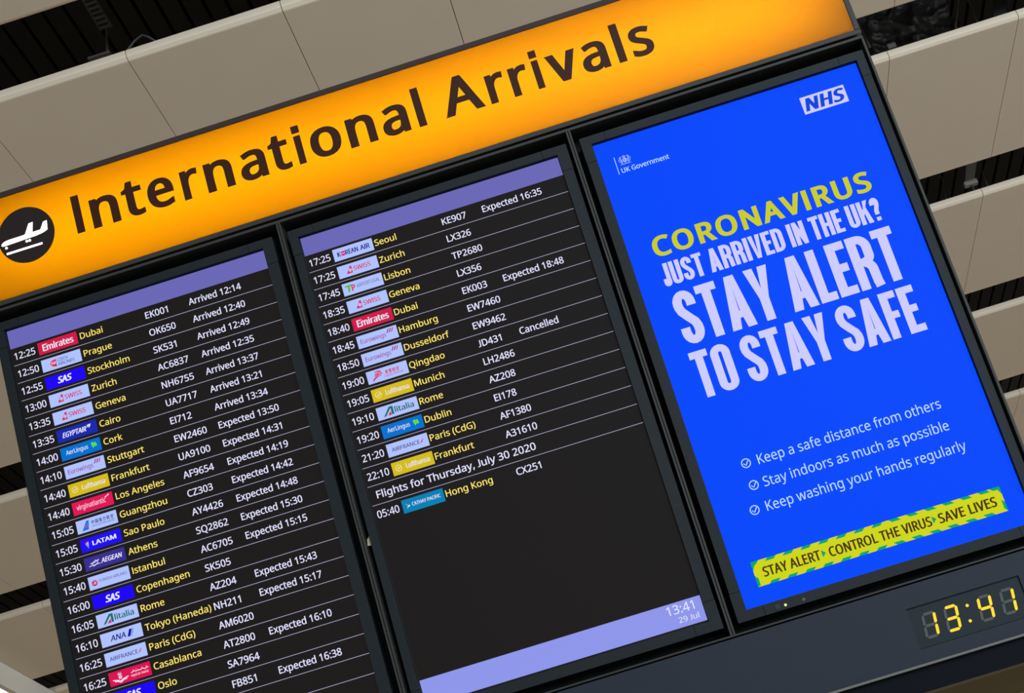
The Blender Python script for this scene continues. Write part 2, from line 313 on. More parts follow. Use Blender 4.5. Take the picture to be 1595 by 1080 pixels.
t242|167,-7 140,-4 115,3 94,16 77,37 65,66 62,105 62,314 11,314 11,343 62,366 86,443 121,443 121,360 225,360 225,314 121,314 121,106 125,77 137,57 155,46 177,42 205,44 228,49 228,4 201,-4
u415|184,-7 144,-3 111,7 86,25 68,49 57,83 53,124 53,360 113,360 113,128 122,81 148,52 193,42 229,46 256,57 276,76 289,102 296,134 299,173 299,360 358,360 358,0 310,0 301,48 298,48 277,23 250,6 218,-3
v341|136,0 0,360 63,360 140,148 151,115 162,80 169,52 171,52 179,81 190,116 201,148 278,360 341,360 204,0
w528|106,1 7,361 69,361 118,169 132,110 142,61 144,61 151,89 159,125 169,158 232,361 297,361 359,158 373,108 383,62 385,62 395,108 410,169 460,361 520,361 420,1 351,1 289,203 274,258 265,299 262,299 253,258 238,203 173,1
x355|12,0 142,184 18,360 85,360 178,224 270,360 336,360 212,184 343,0 276,0 178,144 79,0
y343|56,-161 28,-160 7,-156 7,-109 25,-111 47,-113 75,-108 97,-95 114,-75 127,-49 146,-1 1,360 64,360 142,155 160,104 172,57 175,57 187,101 206,156 279,360 343,360 187,-50 174,-81 157,-108 139,-131 116,-148 89,-158
z316|26,0 26,39 220,314 38,314 38,360 285,360 285,316 94,46 289,46 289,0
中350|160,294 160,231 34,231 34,65 60,65 60,87 160,87 160,-28 188,-28 188,87 289,87 289,67 316,67 316,231 188,231 188,294|60,113 60,206 160,206 160,113|289,113 188,113 188,206 289,206
国350|207,112 227,92 242,72 260,83 245,102 224,121|80,69 80,46 272,46 272,69 186,69 186,128 256,128 256,151 186,151 186,201 265,201 265,224 85,224 85,201 161,201 161,151 95,151 95,128 161,128 161,69|30,278 30,-28 57,-28 57,-11 292,-11 292,-28 320,-28 320,278|57,14 57,254 292,254 292,14
南350|111,161 124,139 132,119 154,126 145,147 132,168|160,294 160,259 21,259 21,234 160,234 160,197 40,197 40,-28 67,-28 67,173 284,173 284,3 283,-3 276,-5 227,-5 236,-28 272,-27 296,-24 308,-15 311,3 311,197 189,197 189,234 329,234 329,259 189,259 189,294|218,168 194,118 93,118 93,97 161,97 161,62 86,62 86,40 161,40 161,-21 187,-21 187,40 265,40 265,62 187,62 187,97 259,97 259,118 216,118 241,161
方350|154,286 178,234 24,234 24,208 119,208 111,126 82,50 16,-8 35,-29 89,13 122,66 139,126 265,126 259,62 251,22 242,4 235,1 225,0 166,2 172,-10 175,-23 234,-24 251,-21 265,-12 276,11 285,59 292,139 293,152 144,152 148,208 328,208 328,234 180,234 205,244 179,296
航350|70,207 91,157 108,165 87,214|69,99 94,46 112,54 86,107|209,290 233,236 258,245 233,298|154,236 154,212 332,212 332,236|185,178 185,102 182,63 171,22 146,-15 166,-29 194,11 206,57 209,101 209,154 269,154 269,17 271,-8 276,-18 285,-23 294,-24 310,-24 319,-23 327,-20 332,-14 336,-5 339,38 321,47 320,10 317,0 310,-2 301,-2 296,0 294,15 294,178|121,231 121,141 62,141 62,231|14,141 14,120 39,120 37,73 30,25 12,-18 32,-30 51,16 60,69 62,120 121,120 121,3 120,-1 115,-2 83,-2 90,-25 117,-25 133,-21 142,-12 144,3 144,252 93,252 107,291 81,297 70,252 39,252 39,141
空350|197,188 236,167 274,145 304,125 322,145 290,164 252,186 214,206|134,207 105,183 69,162 30,145 45,122 85,142 121,166 153,190|27,8 27,-16 325,-16 325,8 188,8 188,96 289,96 289,120 64,120 64,96 161,96 161,8|148,289 166,251 27,251 27,172 53,172 53,227 297,227 297,181 324,181 324,251 198,251 176,296
首350|85,109 264,109 264,74 85,74|85,131 85,165 264,165 264,131|85,53 264,53 264,15 85,15|80,285 110,246 19,246 19,221 160,221 152,189 59,189 59,-28 85,-28 85,-8 264,-8 264,-28 292,-28 292,189 179,189 191,221 332,221 332,246 244,246 275,287 246,295 214,246 121,246 136,254 122,274 103,296
都350|178,282 154,235 154,254 110,254 110,291 85,291 85,254 31,254 31,230 85,230 85,188 15,188 15,165 99,165 71,139 40,118 7,99 24,78 52,95 52,-26 76,-26 76,-6 155,-6 155,-21 180,-21 180,131 98,131 132,165 196,165 196,188 151,188 170,215 187,244 202,275|110,230 151,230 120,188 110,188|76,16 76,54 155,54 155,16|76,75 76,109 155,109 155,75|211,274 211,-28 237,-28 237,249 303,249 290,219 275,185 259,154 288,125 303,98 307,74 305,57 297,47 280,43 251,43 256,30 258,18 291,18 315,26 329,44 333,72 329,98 315,126 286,157 337,263 318,275 314,274
'''.strip('\n').split('\n'):
    a_, *cs_ = line[1:].split('|')
    GLYPHS[line[0]] = (int(a_), [[tuple(map(float, q.split(','))) for q in c.split()] for c in cs_ if c])


FILL = {}


def glyph_fill(ch):
    """Filled triangles of one glyph, taken once from a filled flat curve."""
    if ch not in FILL:
        cu = bpy.data.curves.new('outline', 'CURVE')
        cu.dimensions = '2D'
        cu.fill_mode = 'BOTH'
        for c in GLYPHS[ch][1]:
            sp = cu.splines.new('POLY')
            sp.points.add(len(c) - 1)
            for p_, q_ in zip(sp.points, c):
                p_.co = (q_[0] / 100, q_[1] / 100, 0, 1)
            sp.use_cyclic_u = True
        ob = bpy.data.objects.new('outline', cu)
        me = bpy.data.meshes.new_from_object(ob)
        FILL[ch] = ([(v.co.x * 100, v.co.y * 100) for v in me.vertices], [tuple(f.vertices) for f in me.polygons])
        bpy.data.objects.remove(ob)
        bpy.data.curves.remove(cu)
        bpy.data.meshes.remove(me)
    return FILL[ch]


def bold_bands(contours, bx, by):
    """Quads and mitred corners that thicken an outline by bx across and by up and down, on both sides of its edge."""
    polys = []
    for c in contours:
        n = len(c)
        N = []
        for i in range(n):
            a, b = c[i], c[(i + 1) % n]
            dx, dy = b[0] - a[0], b[1] - a[1]
            l = math.hypot(dx, dy) or 1
            N.append((dy / l, -dx / l))
        for i in range(n):
            a, b = c[i], c[(i + 1) % n]
            nx, ny = N[i][0] * bx, N[i][1] * by
            polys.append([(a[0] + nx, a[1] + ny), (b[0] + nx, b[1] + ny), (b[0] - nx, b[1] - ny), (a[0] - nx, a[1] - ny)])
            m0, m1 = N[i], N[(i + 1) % n]
            crs = m0[0] * m1[1] - m0[1] * m1[0]
            if abs(crs) < 1e-4:
                continue
            s_ = 1 if crs < 0 else -1
            s_ = -s_
            d = 1 + m0[0] * m1[0] + m0[1] * m1[1]
            k0 = (m0[0] * bx * s_, m0[1] * by * s_)
            k1 = (m1[0] * bx * s_, m1[1] * by * s_)
            if d > 0.35:
                mt_ = ((m0[0] + m1[0]) / d * bx * s_, (m0[1] + m1[1]) / d * by * s_)
                polys.append([b, (b[0] + k0[0], b[1] + k0[1]), (b[0] + mt_[0], b[1] + mt_[1]), (b[0] + k1[0], b[1] + k1[1])])
            else:
                polys.append([b, (b[0] + k0[0], b[1] + k0[1]), (b[0] + k1[0], b[1] + k1[1])])
    return polys


SHAPES = {}


def union(polys):
    """One clean triangulation of overlapping polygons."""
    vs, fs = [], []
    for q in polys:
        ar = sum(q[i][0] * q[(i + 1) % len(q)][1] - q[(i + 1) % len(q)][0] * q[i][1] for i in range(len(q)))
        if abs(ar) < 1e-9:
            continue
        o = len(vs)
        vs += [Vector((x_, y_)) for x_, y_ in q]
        idx = list(range(o, o + len(q)))
        fs.append(idx if ar > 0 else idx[::-1])
    v2, _, f2, _, _, _ = delaunay_2d_cdt(vs, [], fs, 0, 1e-6, False)
    v2 = [(p_.x, p_.y) for p_ in v2]
    src = []
    for f_ in fs:
        q = [(vs[k].x, vs[k].y) for k in f_]
        src.append((min(p_[0] for p_ in q), max(p_[0] for p_ in q), min(p_[1] for p_ in q), max(p_[1] for p_ in q), q))

    def inside(x_, y_):
        for a0, a1, b0, b1, q in src:
            if a0 <= x_ <= a1 and b0 <= y_ <= b1:
                if all((q[(i + 1) % len(q)][0] - q[i][0]) * (y_ - q[i][1]) - (q[(i + 1) % len(q)][1] - q[i][1]) * (x_ - q[i][0]) >= 0 for i in range(len(q))):
                    return True
        return False

    out = []
    for face in f2:
        A, B, C = (v2[k] for k in face[:3])
        if not inside((A[0] + B[0] + C[0]) / 3, (A[1] + B[1] + C[1]) / 3):
            continue
        ar = (B[0] - A[0]) * (C[1] - A[1]) - (B[1] - A[1]) * (C[0] - A[0])
        out.append(tuple(face) if ar >= 0 else tuple(face)[::-1])
    return v2, out


def glyph_shape(ch, bx=0, by=0):
    """(verts, faces) of a glyph in font units, thickened if asked."""
    key = (ch, bx, by)
    if key not in SHAPES:
        v, f = glyph_fill(ch)
        polys = [[v[k] for k in face] for face in f]
        if bx > 0 or by > 0:
            polys += bold_bands(GLYPHS[ch][1], max(bx, .01), max(by, .01))
        SHAPES[key] = union(polys)
    return SHAPES[key]


def write(mb, text, x, z, cap, mt, y=-0.0004, x1=None, right=None, bx=0.0, by=0.0, track=0.0, shear=0.0, sx=1.0):
    """Write text with its left ink edge at x, baseline z, cap height cap; x1 stretches it to that right edge, right aligns it there."""
    lay, pen = [], 0.0
    kz = cap / (480.0 + 2 * by)
    for ch in text:
        if GLYPHS[ch][1]:
            v, f = glyph_shape(ch, bx, by)
            lay.append(([(p[0] + pen, (p[1] + by) * kz) for p in v], f))
        pen += GLYPHS[ch][0] + track
    xs = [p[0] for v, _ in lay for p in v]
    a, b = min(xs), max(xs)
    k = sx * cap / 480.0
    if x1 is not None:
        k = (x1 - x) / (b - a)
    if right is not None:
        x = right - (b - a) * k
    for v, f in lay:
        mb.add([(x + (p[0] - a) * k + p[1] * shear, y, z + p[1]) for p in v], f, mt)
    return x + (b - a) * k


# ------------------------------------------------------------------ condensed poster capitals (unit height, own width), drawn as bands
def arc(cx, cz, rx, rz, a0, a1, n=10):
    return [(cx + rx * cos(radians(a0 + (a1 - a0) * i / n)), cz + rz * sin(radians(a0 + (a1 - a0) * i / n))) for i in range(n + 1)]


CW = {'S': .40, 'T': .37, 'A': .45, 'Y': .43, 'L': .31, 'E': .335, 'R': .42, 'F': .325, 'O': .40, 'U': .40, 'J': .29, 'N': .43, 'H': .42, 'I': .165, 'K': .44, 'D': .41,
      'V': .44, '?': .33, ' ': .12}
ST, BAR = .165, .15


def condensed(ch):
    """(filled outlines, bands) for one condensed capital."""
    w = CW[ch]
    h = ST / 2
    q = BAR / 2
    rect = lambda a, b, c, d: [[(a, c), (b, c), (b, d), (a, d)]]
    P, B = [], []
    if ch in 'IHEFLTNKDR':
        if ch == 'T':
            P += [rect(w / 2 - h, w / 2 + h, 0, 1), rect(0, w, 1 - BAR, 1)]
        else:
            P += [rect(0, ST, 0, 1)]
    if ch in 'HN':
        P += [rect(w - ST, w, 0, 1)]
    if ch == 'H':
        P += [rect(0, w, .43, .43 + BAR)]
    if ch == 'N':
        P += [[[(0, 1), (ST * .95, 1), (w, 0), (w - ST * .95, 0)]]]
    if ch == 'E':
        P += [rect(0, w, 0, BAR), rect(0, w, 1 - BAR, 1), rect(0, w * .9, .44, .44 + BAR)]
    if ch == 'F':
        P += [rect(0, w, 1 - BAR, 1), rect(0, w * .9, .42, .42 + BAR)]
    if ch == 'L':
        P += [rect(0, w, 0, BAR)]
    if ch == 'K':
        P += [[[(ST, .36), (w - ST * 1.1, 1), (w - .01, 1), (ST, .62)]], [[(ST + .03, .60), (ST + .15, .72), (w, 0), (w - ST * 1.1, 0)]]]
    if ch == 'A':
        P += [[[(0, 0), (w / 2 - h * 1.05, 1), (w / 2 + h * 1.05, 1), (w, 0), (w - ST, 0), (w - ST - .035, .2), (ST + .035, .2), (ST, 0)], [(ST + .052, .33), (w - ST - .052, .33), (w / 2, .80)]]]
    if ch == 'V':
        P += [[[(0, 1), (ST, 1), (w / 2, .2), (w - ST, 1), (w, 1), (w / 2 + h * 1.0, 0), (w / 2 - h * 1.0, 0)]]]
    if ch == 'Y':
        P += [[[(0, 1), (ST * 1.02, 1), (w / 2, .60), (w - ST * 1.02, 1), (w, 1), (w / 2 + h, .42), (w / 2 + h, 0), (w / 2 - h, 0), (w / 2 - h, .42)]]]
    r = (w - ST) / 2
    if ch == 'O':
        B += [[(h, .5)] + arc(w / 2, 1 - q - r, r, r, 180, 0) + arc(w / 2, q + r, r, r, 0, -180) + [(h, .5)]]
    if ch == 'U':
        B += [[(h, 1)] + arc(w / 2, q + r, r, r, 180, 360) + [(w - h, 1)]]
    if ch == 'J':
        r = (w - ST) / 2
        B += [[(w - h, 1)] + arc(w / 2, q + r * 1.2, r, r * 1.2, 0, -180) + [(h, .34)]]
    if ch == 'D':
        r = w - ST
        B += [[(h, q), (w * .42, q)] + arc(w * .42, q + .19, w * .58 - h, .19, -90, 0) + arc(w * .42, 1 - q - .19, w * .58 - h, .19, 0, 90) + [(h, 1 - q)]]
    if ch == 'R':
        B += [[(h, 1 - q), (w * .42, 1 - q)] + arc(w * .42, 1 - q - .17, w * .56 - h, .17, 90, 0) + arc(w * .42, .42 + q + .10, w * .56 - h, .10, 0, -90) + [(h, .42 + q)]]
        B += [arc(w * .45, .33, w * .51 - h, .15, 88, 0) + [(w - h - .01, .1), (w - h + .005, 0)]]
    if ch == 'S':
        t = 1 - q
        B += [[(w - h, .70)] + arc(w / 2, t - .16, r, .16, 0, 180) + [(h + .004, .70), (h + .03, .62), (w / 2, .50), (w - h - .03, .39), (w - h - .004, .31)]
              + arc(w / 2, q + .16, r, .16, 0, -180) + [(h, .32)]]
    if ch == '?':
        B += [[(h, .70)] + arc(w / 2, 1 - q - .14, r, .14, 180, 0) + [(w - h, .72), (w - h - .02, .62), (w / 2 + .02, .50), (w / 2, .42), (w / 2, .27)]]
        P += [rect(w / 2 - h, w / 2 + h, 0, .16)]
    return P, B


def write_condensed(mb, text, x0, x1, z, cap, mt, y=-0.0004, gap=.045):
    tot = sum(CW[c] for c in text) + gap * (len(text) - 1)
    k = (x1 - x0) / tot
    x = x0
    for ch in text:
        P, B = condensed(ch)
        for cs in P:
            mb.poly([[(x + p[0] * k, z + p[1] * cap) for p in c] for c in cs], y, mt)
        for b in B:
            mb.stroke([(x + p[0] * k, z + p[1] * cap) for p in b], ST * k, y, mt, wz=BAR * cap)
        x += (CW[ch] + gap) * k


# ------------------------------------------------------------------ airline tiles: each drawn in its own rectangle, width 1 x height 0.312
TW, TH = 0.0868, 0.0272
PALE = (176, 194, 255)


def tile(kind, parent, org, x, z):
    """Coloured airline tile with its emblem and lettering; x, z = its lower left corner on the screen."""
    bgs = {'emirates': (208, 24, 72), 'sas': (28, 0, 246), 'egypt': (22, 40, 176), 'lingus': (0, 112, 208), 'lufthansa': (212, 188, 24), 'virgin': (226, 20, 84), 'latam': (30, 10, 242),
           'aegean': (56, 46, 146), 'maroc': (220, 16, 82), 'cathay': (0, 128, 182)}
    mb = MB()
    mb.quad(x, x + TW, z, z + TH, -0.0004, glow(bgs.get(kind, PALE)))
    WH = glow((232, 230, 250))

    def T(text, a, b, base, cap, col, **k):
        write(mb, text, x + a * TW, z + base * TH, cap * TH, col, y=-0.0008, x1=x + b * TW, **k)

    def P(pts, col):
        mb.poly([[(x + a * TW, z + b * TH) for a, b in pts]], -0.0008, col)

    def K(pts, w, col):
        mb.stroke([(x + a * TW, z + b * TH) for a, b in pts], w * TH, -0.0008, col)

    RED, NAVY, GREEN, MAROON = glow((214, 38, 84)), glow((24, 24, 140)), glow((20, 110, 100)), glow((150, 40, 130))
    if kind == 'emirates':
        T('Emirates', .11, .90, .24, .52, WH, bx=26, by=6)
        K([(.11, .25), (.24, .25)], .05, WH)
        K([(.11, .75), (.24, .75)], .05, WH)
    elif kind == 'czech':
        P([(.17, .52), (.27, .74), (.37, .80), (.37, .18), (.28, .24)], RED)
        mb.poly([], 0, WH)
        write(mb, 'csa', x + .19 * TW, z + .42 * TH, .27 * TH, WH, y=-0.0011, x1=x + .35 * TW, bx=20)
        T('CZECH', .40, .66, .53, .25, NAVY, bx=6)
        T('AIRLINES', .40, .82, .20, .25, NAVY, bx=6)
    elif kind == 'sas':
        T('SAS', .30, .64, .26, .52, WH, bx=40, by=14, shear=.22)
    elif kind == 'swiss':
        P([(.20, .22), (.31, .80), (.35, .80), (.35, .22)], RED)
        mb.stroke([(x + .262 * TW, z + .46 * TH), (x + .342 * TW, z + .46 * TH)], .13 * TH, -0.0011, PALEM)
        mb.stroke([(x + .302 * TW, z + .31 * TH), (x + .302 * TW, z + .61 * TH)], .13 * TH, -0.0014, PALEM)
        T('SWISS', .39, .82, .33, .36, RED, bx=14, by=4)
    elif kind == 'egypt':
        T('EGYPTAIR', .13, .73, .30, .40, WH, bx=26, by=6, shear=.25)
        P([(.75, .74), (.86, .78), (.84, .60), (.80, .46), (.81, .60)], WH)
        P([(.75, .62), (.79, .66), (.79, .54)], WH)
    elif kind == 'lingus':
        T('AerLingus', .13, .68, .38, .34, WH, bx=8, by=2)
        for a, b in ((.80, .66), (.86, .62), (.81, .50), (.87, .50)):
            mb.disc(x + a * TW, z + b * TH, .11 * TH, -0.0008, glow((90, 220, 70)), 14)
        K([(.835, .55), (.80, .32)], .07, glow((90, 220, 70)))
    elif kind == 'eurowings':
        T('Eurowings', .08, .71, .32, .36, MAROON, bx=6)
        for i in range(3):
            a = .74 + i * .055
            K([(a, .58), (a + .02, .64), (a + .05, .84), (a + .065, .86)], .08, RED if i == 2 else MAROON)
    elif kind == 'lufthansa':
        C = glow((240, 226, 170))
        mb.ring(x + .155 * TW, z + .5 * TH, .20 * TH, .25 * TH, -0.0008, C, 28)
        P([(.095, .44), (.14, .40), (.20, .52), (.225, .62), (.165, .54), (.13, .56), (.15, .48)], C)
        T('Lufthansa', .33, .91, .32, .38, glow((232, 226, 224)), bx=26, by=8)
    elif kind == 'virgin':
        T('virginatlantic', .10, .82, .34, .38, WH, bx=2)
        P([(.80, .72), (.93, .92), (.90, .76), (.86, .78), (.84, .66)], WH)
    elif kind == 'china':
        P([(.12, .14), (.16, .34), (.26, .84), (.32, .84), (.28, .16)], glow((30, 110, 220)))
        P([(.19, .36), (.255, .62), (.28, .62), (.265, .36)], glow((206, 70, 110)))
        DK = glow((60, 70, 150))
        for i, ch in enumerate('中国南方航空'):
            T(ch, .37 + i * .095, .37 + i * .095 + .075, .48, .46, DK, bx=8, by=8)
        T('CHINA SOUTHERN AIRLINES', .37, .93, .24, .16, DK)
    elif kind == 'latam':
        T('LATAM', .29, .88, .34, .34, WH, bx=26, by=8)
        for i, (a, b, w_) in enumerate(((.70, .115, .10), (.60, .12, .09), (.50, .135, .07), (.40, .15, .05), (.28, .165, .03))):
            P([(b, a - .06), (b + w_, a + .03), (b + w_ * .85, a + .08), (b + .01, a - .01)], glow((230, 60, 90)) if i == 0 else WH)
    elif kind == 'aegean':
        T('AEGEAN', .40, .90, .32, .36, WH, bx=24, by=6, shear=.2)
        K([(.10, .30), (.17, .34), (.22, .56), (.28, .66), (.33, .58), (.31, .40), (.24, .32), (.17, .34)], .05, WH)
        K([(.14, .50), (.25, .52), (.36, .66)], .05, WH)
        K([(.20, .26), (.30, .36), (.38, .34)], .05, WH)
    elif kind == 'turkish':
        mb.disc(x + .145 * TW, z + .46 * TH, .22 * TH, -0.0008, RED, 24)
        mb.add([(x + a * TW, -0.0011, z + b * TH) for a, b in ((.10, .42), (.15, .50), (.135, .62), (.195, .48), (.15, .36))], [(0, 1, 4), (1, 2, 3), (1, 3, 4)], PALEM)
        T('TURKISH AIRLINES', .25, .94, .42, .22, glow((70, 60, 120)), bx=2)
    elif kind == 'alitalia':
        P([(.14, .16), (.31, .84), (.37, .84), (.345, .72), (.24, .34), (.20, .18)], GREEN)
        P([(.345, .84), (.40, .84), (.40, .20), (.345, .20)], GREEN)
        P([(.24, .18), (.335, .50), (.335, .18)], RED)
        T('litalia', .43, .90, .28, .44, GREEN, bx=20, by=6)
    elif kind == 'ana':
        T('ANA', .22, .60, .28, .42, NAVY, bx=18, by=6, shear=.2)
        P([(.63, .26), (.70, .78), (.77, .78), (.70, .26)], NAVY)
        P([(.715, .26), (.785, .78), (.81, .78), (.74, .26)], glow((70, 150, 230)))
    elif kind == 'airfrance':
        T('AIRFRANCE', .11, .79, .34, .30, glow((40, 40, 120)), bx=8, by=2)
        P([(.80, .36), (.84, .38), (.90, .68), (.86, .60)], RED)
    elif kind == 'maroc':
        K([(.08, .40), (.18, .34), (.26, .22), (.34, .34), (.46, .42)], .07, WH)
        K([(.12, .28), (.20, .24), (.26, .12), (.33, .25), (.42, .30)], .07, WH)
        for k in range(5):
            t0 = radians(90 + 72 * k)
            t1 = radians(90 + 144 + 72 * k)
            mb.stroke([(x + .265 * TW + .16 * TH * cos(t0), z + .50 * TH + .16 * TH * sin(t0)), (x + .265 * TW + .16 * TH * cos(t1), z + .50 * TH + .16 * TH * sin(t1))], .035 * TH, -0.0008, WH)
        K([(.22, .68), (.245, .84), (.265, .72), (.285, .84), (.31, .68), (.22, .68)], .05, WH)
        pts = [(.95 - .035 * i, .60 + (.07 if i % 3 == 1 else 0) - (.04 if i % 5 == 2 else 0)) for i in range(13)]
        K(pts, .06, WH)
        for i in (1, 4, 8, 10):
            mb.disc(x + (.94 - .035 * i) * TW, z + .74 * TH, .025 * TH, -0.0008, WH, 8)
        T('royal air maroc', .52, .94, .28, .18, WH, bx=10)
    elif kind == 'korean':
        T('K', .10, .19, .30, .40, NAVY, bx=30, by=6)
        T('REAN', .30, .62, .30, .40, NAVY, bx=26, by=6)
        T('AIR', .67, .92, .30, .40, NAVY, bx=26, by=6)
        mb.disc(x + .245 * TW, z + .49 * TH, .20 * TH, -0.0008, RED, 20)
        mb.stroke([(x + .20 * TW, z + .44 * TH), (x + .23 * TW, z + .54 * TH), (x + .26 * TW, z + .45 * TH), (x + .29 * TW, z + .54 * TH)], .07 * TH, -0.0011, PALEM)
    elif kind == 'tap':
        P([(.07, .80), (.24, .80), (.24, .66), (.19, .66), (.17, .22), (.12, .22), (.13, .66), (.07, .66)], glow((90, 190, 70)))
        T('P', .22, .31, .24, .52, glow((216, 40, 70)), bx=34, by=10)
        T('AIRPORTUGAL', .35, .93, .40, .30, glow((90, 90, 130)), bx=0)
    elif kind == 'capital':
        for i, pts in enumerate(([(.12, .14), (.20, .34), (.34, .50), (.38, .62)], [(.14, .26), (.24, .48), (.36, .70)], [(.20, .62), (.28, .74), (.36, .78)], [(.20, .80), (.28, .84), (.33, .80)],
                                 [(.18, .50), (.26, .60), (.32, .62)])):
            K(pts, .07, RED)
        for i, ch in enumerate('首都航空'):
            T(ch, .45 + i * .09, .45 + i * .09 + .075, .46, .46, RED, bx=8, by=8)
        T('Capital Airlines', .40, .88, .22, .19, RED, bx=4)
    elif kind == 'cathay':
        P([(.08, .72), (.12, .56), (.19, .50), (.17, .44), (.09, .32), (.14, .50), (.11, .56)], WH)
        T('CATHAY PACIFIC', .23, .92, .40, .26, WH, bx=14, by=3)
    o = mb.build('airline_tile', parent, org)
    return o


PALEM = glow(PALE)

# ------------------------------------------------------------------ measured board layout (board coordinates, metres)
SCR = [(-0.001, 0.5747), (0.6548, 1.2238), (1.3008, 1.8747)]      # left and right edge of each lit screen
ZB = -1.0020                                                       # lower edge of the screens
YF = -0.020                                                        # front of frame, sign and fascia
YB = -0.012                                                        # front of the monitor bezels

# ------------------------------------------------------------------ board frame
fr = board_thing('display_frame', 'dark metal frame holding three tall screens under the yellow sign', 'frame', (0.93, 0.0, -1.2428))
FO = (0.93, 0.0, -1.2428)
XL, XR = -0.0235, 1.9040
MB().box(XL, XR, 0.050, 0.062, -1.2428, 0.0473, VOID).build('back_panel', fr, FO)
MB().box(XL, XR, YF, 0.050, 0.0409, 0.0473, METAL).build('rail', fr, FO, 0.0012)
MB().box(XL, XR, YF, 0.050, -1.0441, -1.0402, METAL).build('rail', fr, FO, 0.0010)
for xa, xb in ((0.6165, 0.6260), (1.2555, 1.2652)):
    g_ = (xa + xb) / 2
    mb = MB()
    mb.box(xa, g_ - 0.0009, YF, 0.050, -1.0402, 0.0409, METAL)
    mb.box(g_ + 0.0009, xb, YF, 0.050, -1.0402, 0.0409, METAL)
    mb.box(g_ - 0.0009, g_ + 0.0009, YF + 0.004, 0.050, -1.0402, 0.0409, VOID)
    mb.build('mullion', fr, FO)
MB().box(1.8985, XR, YF, 0.050, -1.0402, 0.0409, METAL).build('side_rail', fr, FO, 0.0010)
MB().box(XL, XL + 0.0018, YB + 0.004, 0.050, -1.0402, 0.0409, BEZEL).build('side_rail', fr, FO)
mb = MB()
tabp = [(.6347, -.6472), (.6330, -.6505), (.6290, -.6541), (.6266, -.6675), (.6345, -.6682)]  # small beige patch in the gap beside the mullion
TAB = mat('beige_patch', (176, 160, 132), 0.8, 0.1)
mb.poly([tabp], -0.0045, TAB)
mb.poly([tabp], -0.0042, TAB)
mb.build('beige_patch', fr, FO)
# lower fascia with the clock opening
CX0, CX1, CZ0, CZ1 = 1.5853, 1.8045, -1.1660, -1.0880
mb = MB()
mb.box(XL, CX0, YF, 0.050, -1.1921, -1.0470, FASCIA)
mb.box(CX1, XR, YF, 0.050, -1.1921, -1.0470, FASCIA)
mb.box(CX0, CX1, YF, 0.050, CZ1, -1.0470, FASCIA)
mb.box(CX0, CX1, YF, 0.050, -1.1921, CZ0, FASCIA)
mb.build('fascia_panel', fr, FO)
MB().box(XL, XR, YF - 0.006, 0.050, -1.1971, -1.1921, LIP).build('bottom_lip', fr, FO, 0.0015)
MB().box(XL, XR, -0.004, 0.050, -1.2428, -1.1971, LOWER).build('lower_panel', fr, FO, 0.001)
for px in (0.35, 1.25):
    # posts stand plumb behind the board: build them in the hall frame and turn them back by the board's lean
    mb = MB()
    base = BOARD + UY * 0.11 + UZ * (-1.10)
    for (dx, dy, z0, z1) in ((0.045, 0.045, 0.0, base.z + 0.30), (0.15, 0.15, 0.0, 0.012)):
        for x in (-dx, dx):
            pass
        vs = []
        for x in (-dx, dx):
            for y in (-dy, dy):
                for z in (z0, z1):
                    w = Vector((px + x, base.y + 0.06 + y, z)) - BOARD
                    vs.append((w.x, w.dot(UY), w.dot(UZ)))
        mb.add(vs, [(0, 1, 3, 2), (4, 6, 7, 5), (0, 4, 5, 1), (2, 3, 7, 6), (0, 2, 6, 4), (1, 5, 7, 3)], METAL)
    mb.build('post', fr, FO)
MB().box(0.1, 1.5, 0.062, 0.100, -1.05, -0.95, METAL).build('cross_bar', fr, FO)

# ------------------------------------------------------------------ yellow light-box sign
SX0, SX1 = -0.060, 1.9045
sg = board_thing('overhead_sign', 'lit yellow overhead sign reading International Arrivals above the screens', 'sign', (0.92, YF, 0.0523))
SO = (0.92, YF, 0.0523)
FZ0, FZ1 = 0.0629, 0.2906
mb = MB()
mb.box(SX0, SX1, YF, 0.130, FZ1, 0.3035, BRONZE)
mb.box(SX0, SX1, YF, 0.130, 0.0523, FZ0, METAL)
mb.box(SX0, SX0 + 0.0115, YF, 0.130, FZ0, FZ1, BRONZE)
mb.box(SX1 - 0.0115, SX1, YF, 0.130, FZ0, FZ1, METAL)
mb.build('sign_frame', sg, SO, 0.0012)
WHITEBOX = mat('lightbox_white', (235, 235, 230), 0.8, 0.1)
MB().box(SX0 + 0.0115, SX1 - 0.0115, 0.122, 0.130, FZ0, FZ1, WHITEBOX).build('back_plate', sg, SO)
m = bpy.data.materials.new('yellow_opal_acrylic')
m.use_nodes = True
nt = m.node_tree
nt.nodes.remove(nt.nodes['Principled BSDF'])
tr = nt.nodes.new('ShaderNodeBsdfTranslucent')
tr.inputs[0].default_value = (0.975, 0.61, 0.0, 1)
gl = nt.nodes.new('ShaderNodeBsdfGlossy')
gl.inputs[0].default_value = (0.8, 0.8, 0.8, 1)
gl.inputs['Roughness'].default_value = 0.35
mx = nt.nodes.new('ShaderNodeMixShader')
mx.inputs[0].default_value = 0.004
nt.links.new(tr.outputs[0], mx.inputs[1])
nt.links.new(gl.outputs[0], mx.inputs[2])
nt.links.new(mx.outputs[0], nt.nodes['Material Output'].inputs[0])
MB().box(SX0 + 0.0115, SX1 - 0.0115, YF + 0.002, YF + 0.0045, FZ0, FZ1, m).build('face_panel', sg, SO)
# the lamp inside the box
TUBE_W = 1.6
l = area('sign_tube', (0, 0, 0), (0, 0, 0), 1.90, 0.03, 2.55, (1.0, 0.97, 0.92))
l.matrix_world = Matrix.Translation(BOARD + Vector(((SX0 + SX1) / 2, 0, 0)) + UY * 0.105 + UZ * 0.175) @ Matrix.Rotation(TILT, 4, 'X') @ Matrix.Rotation(radians(90), 4, 'X')
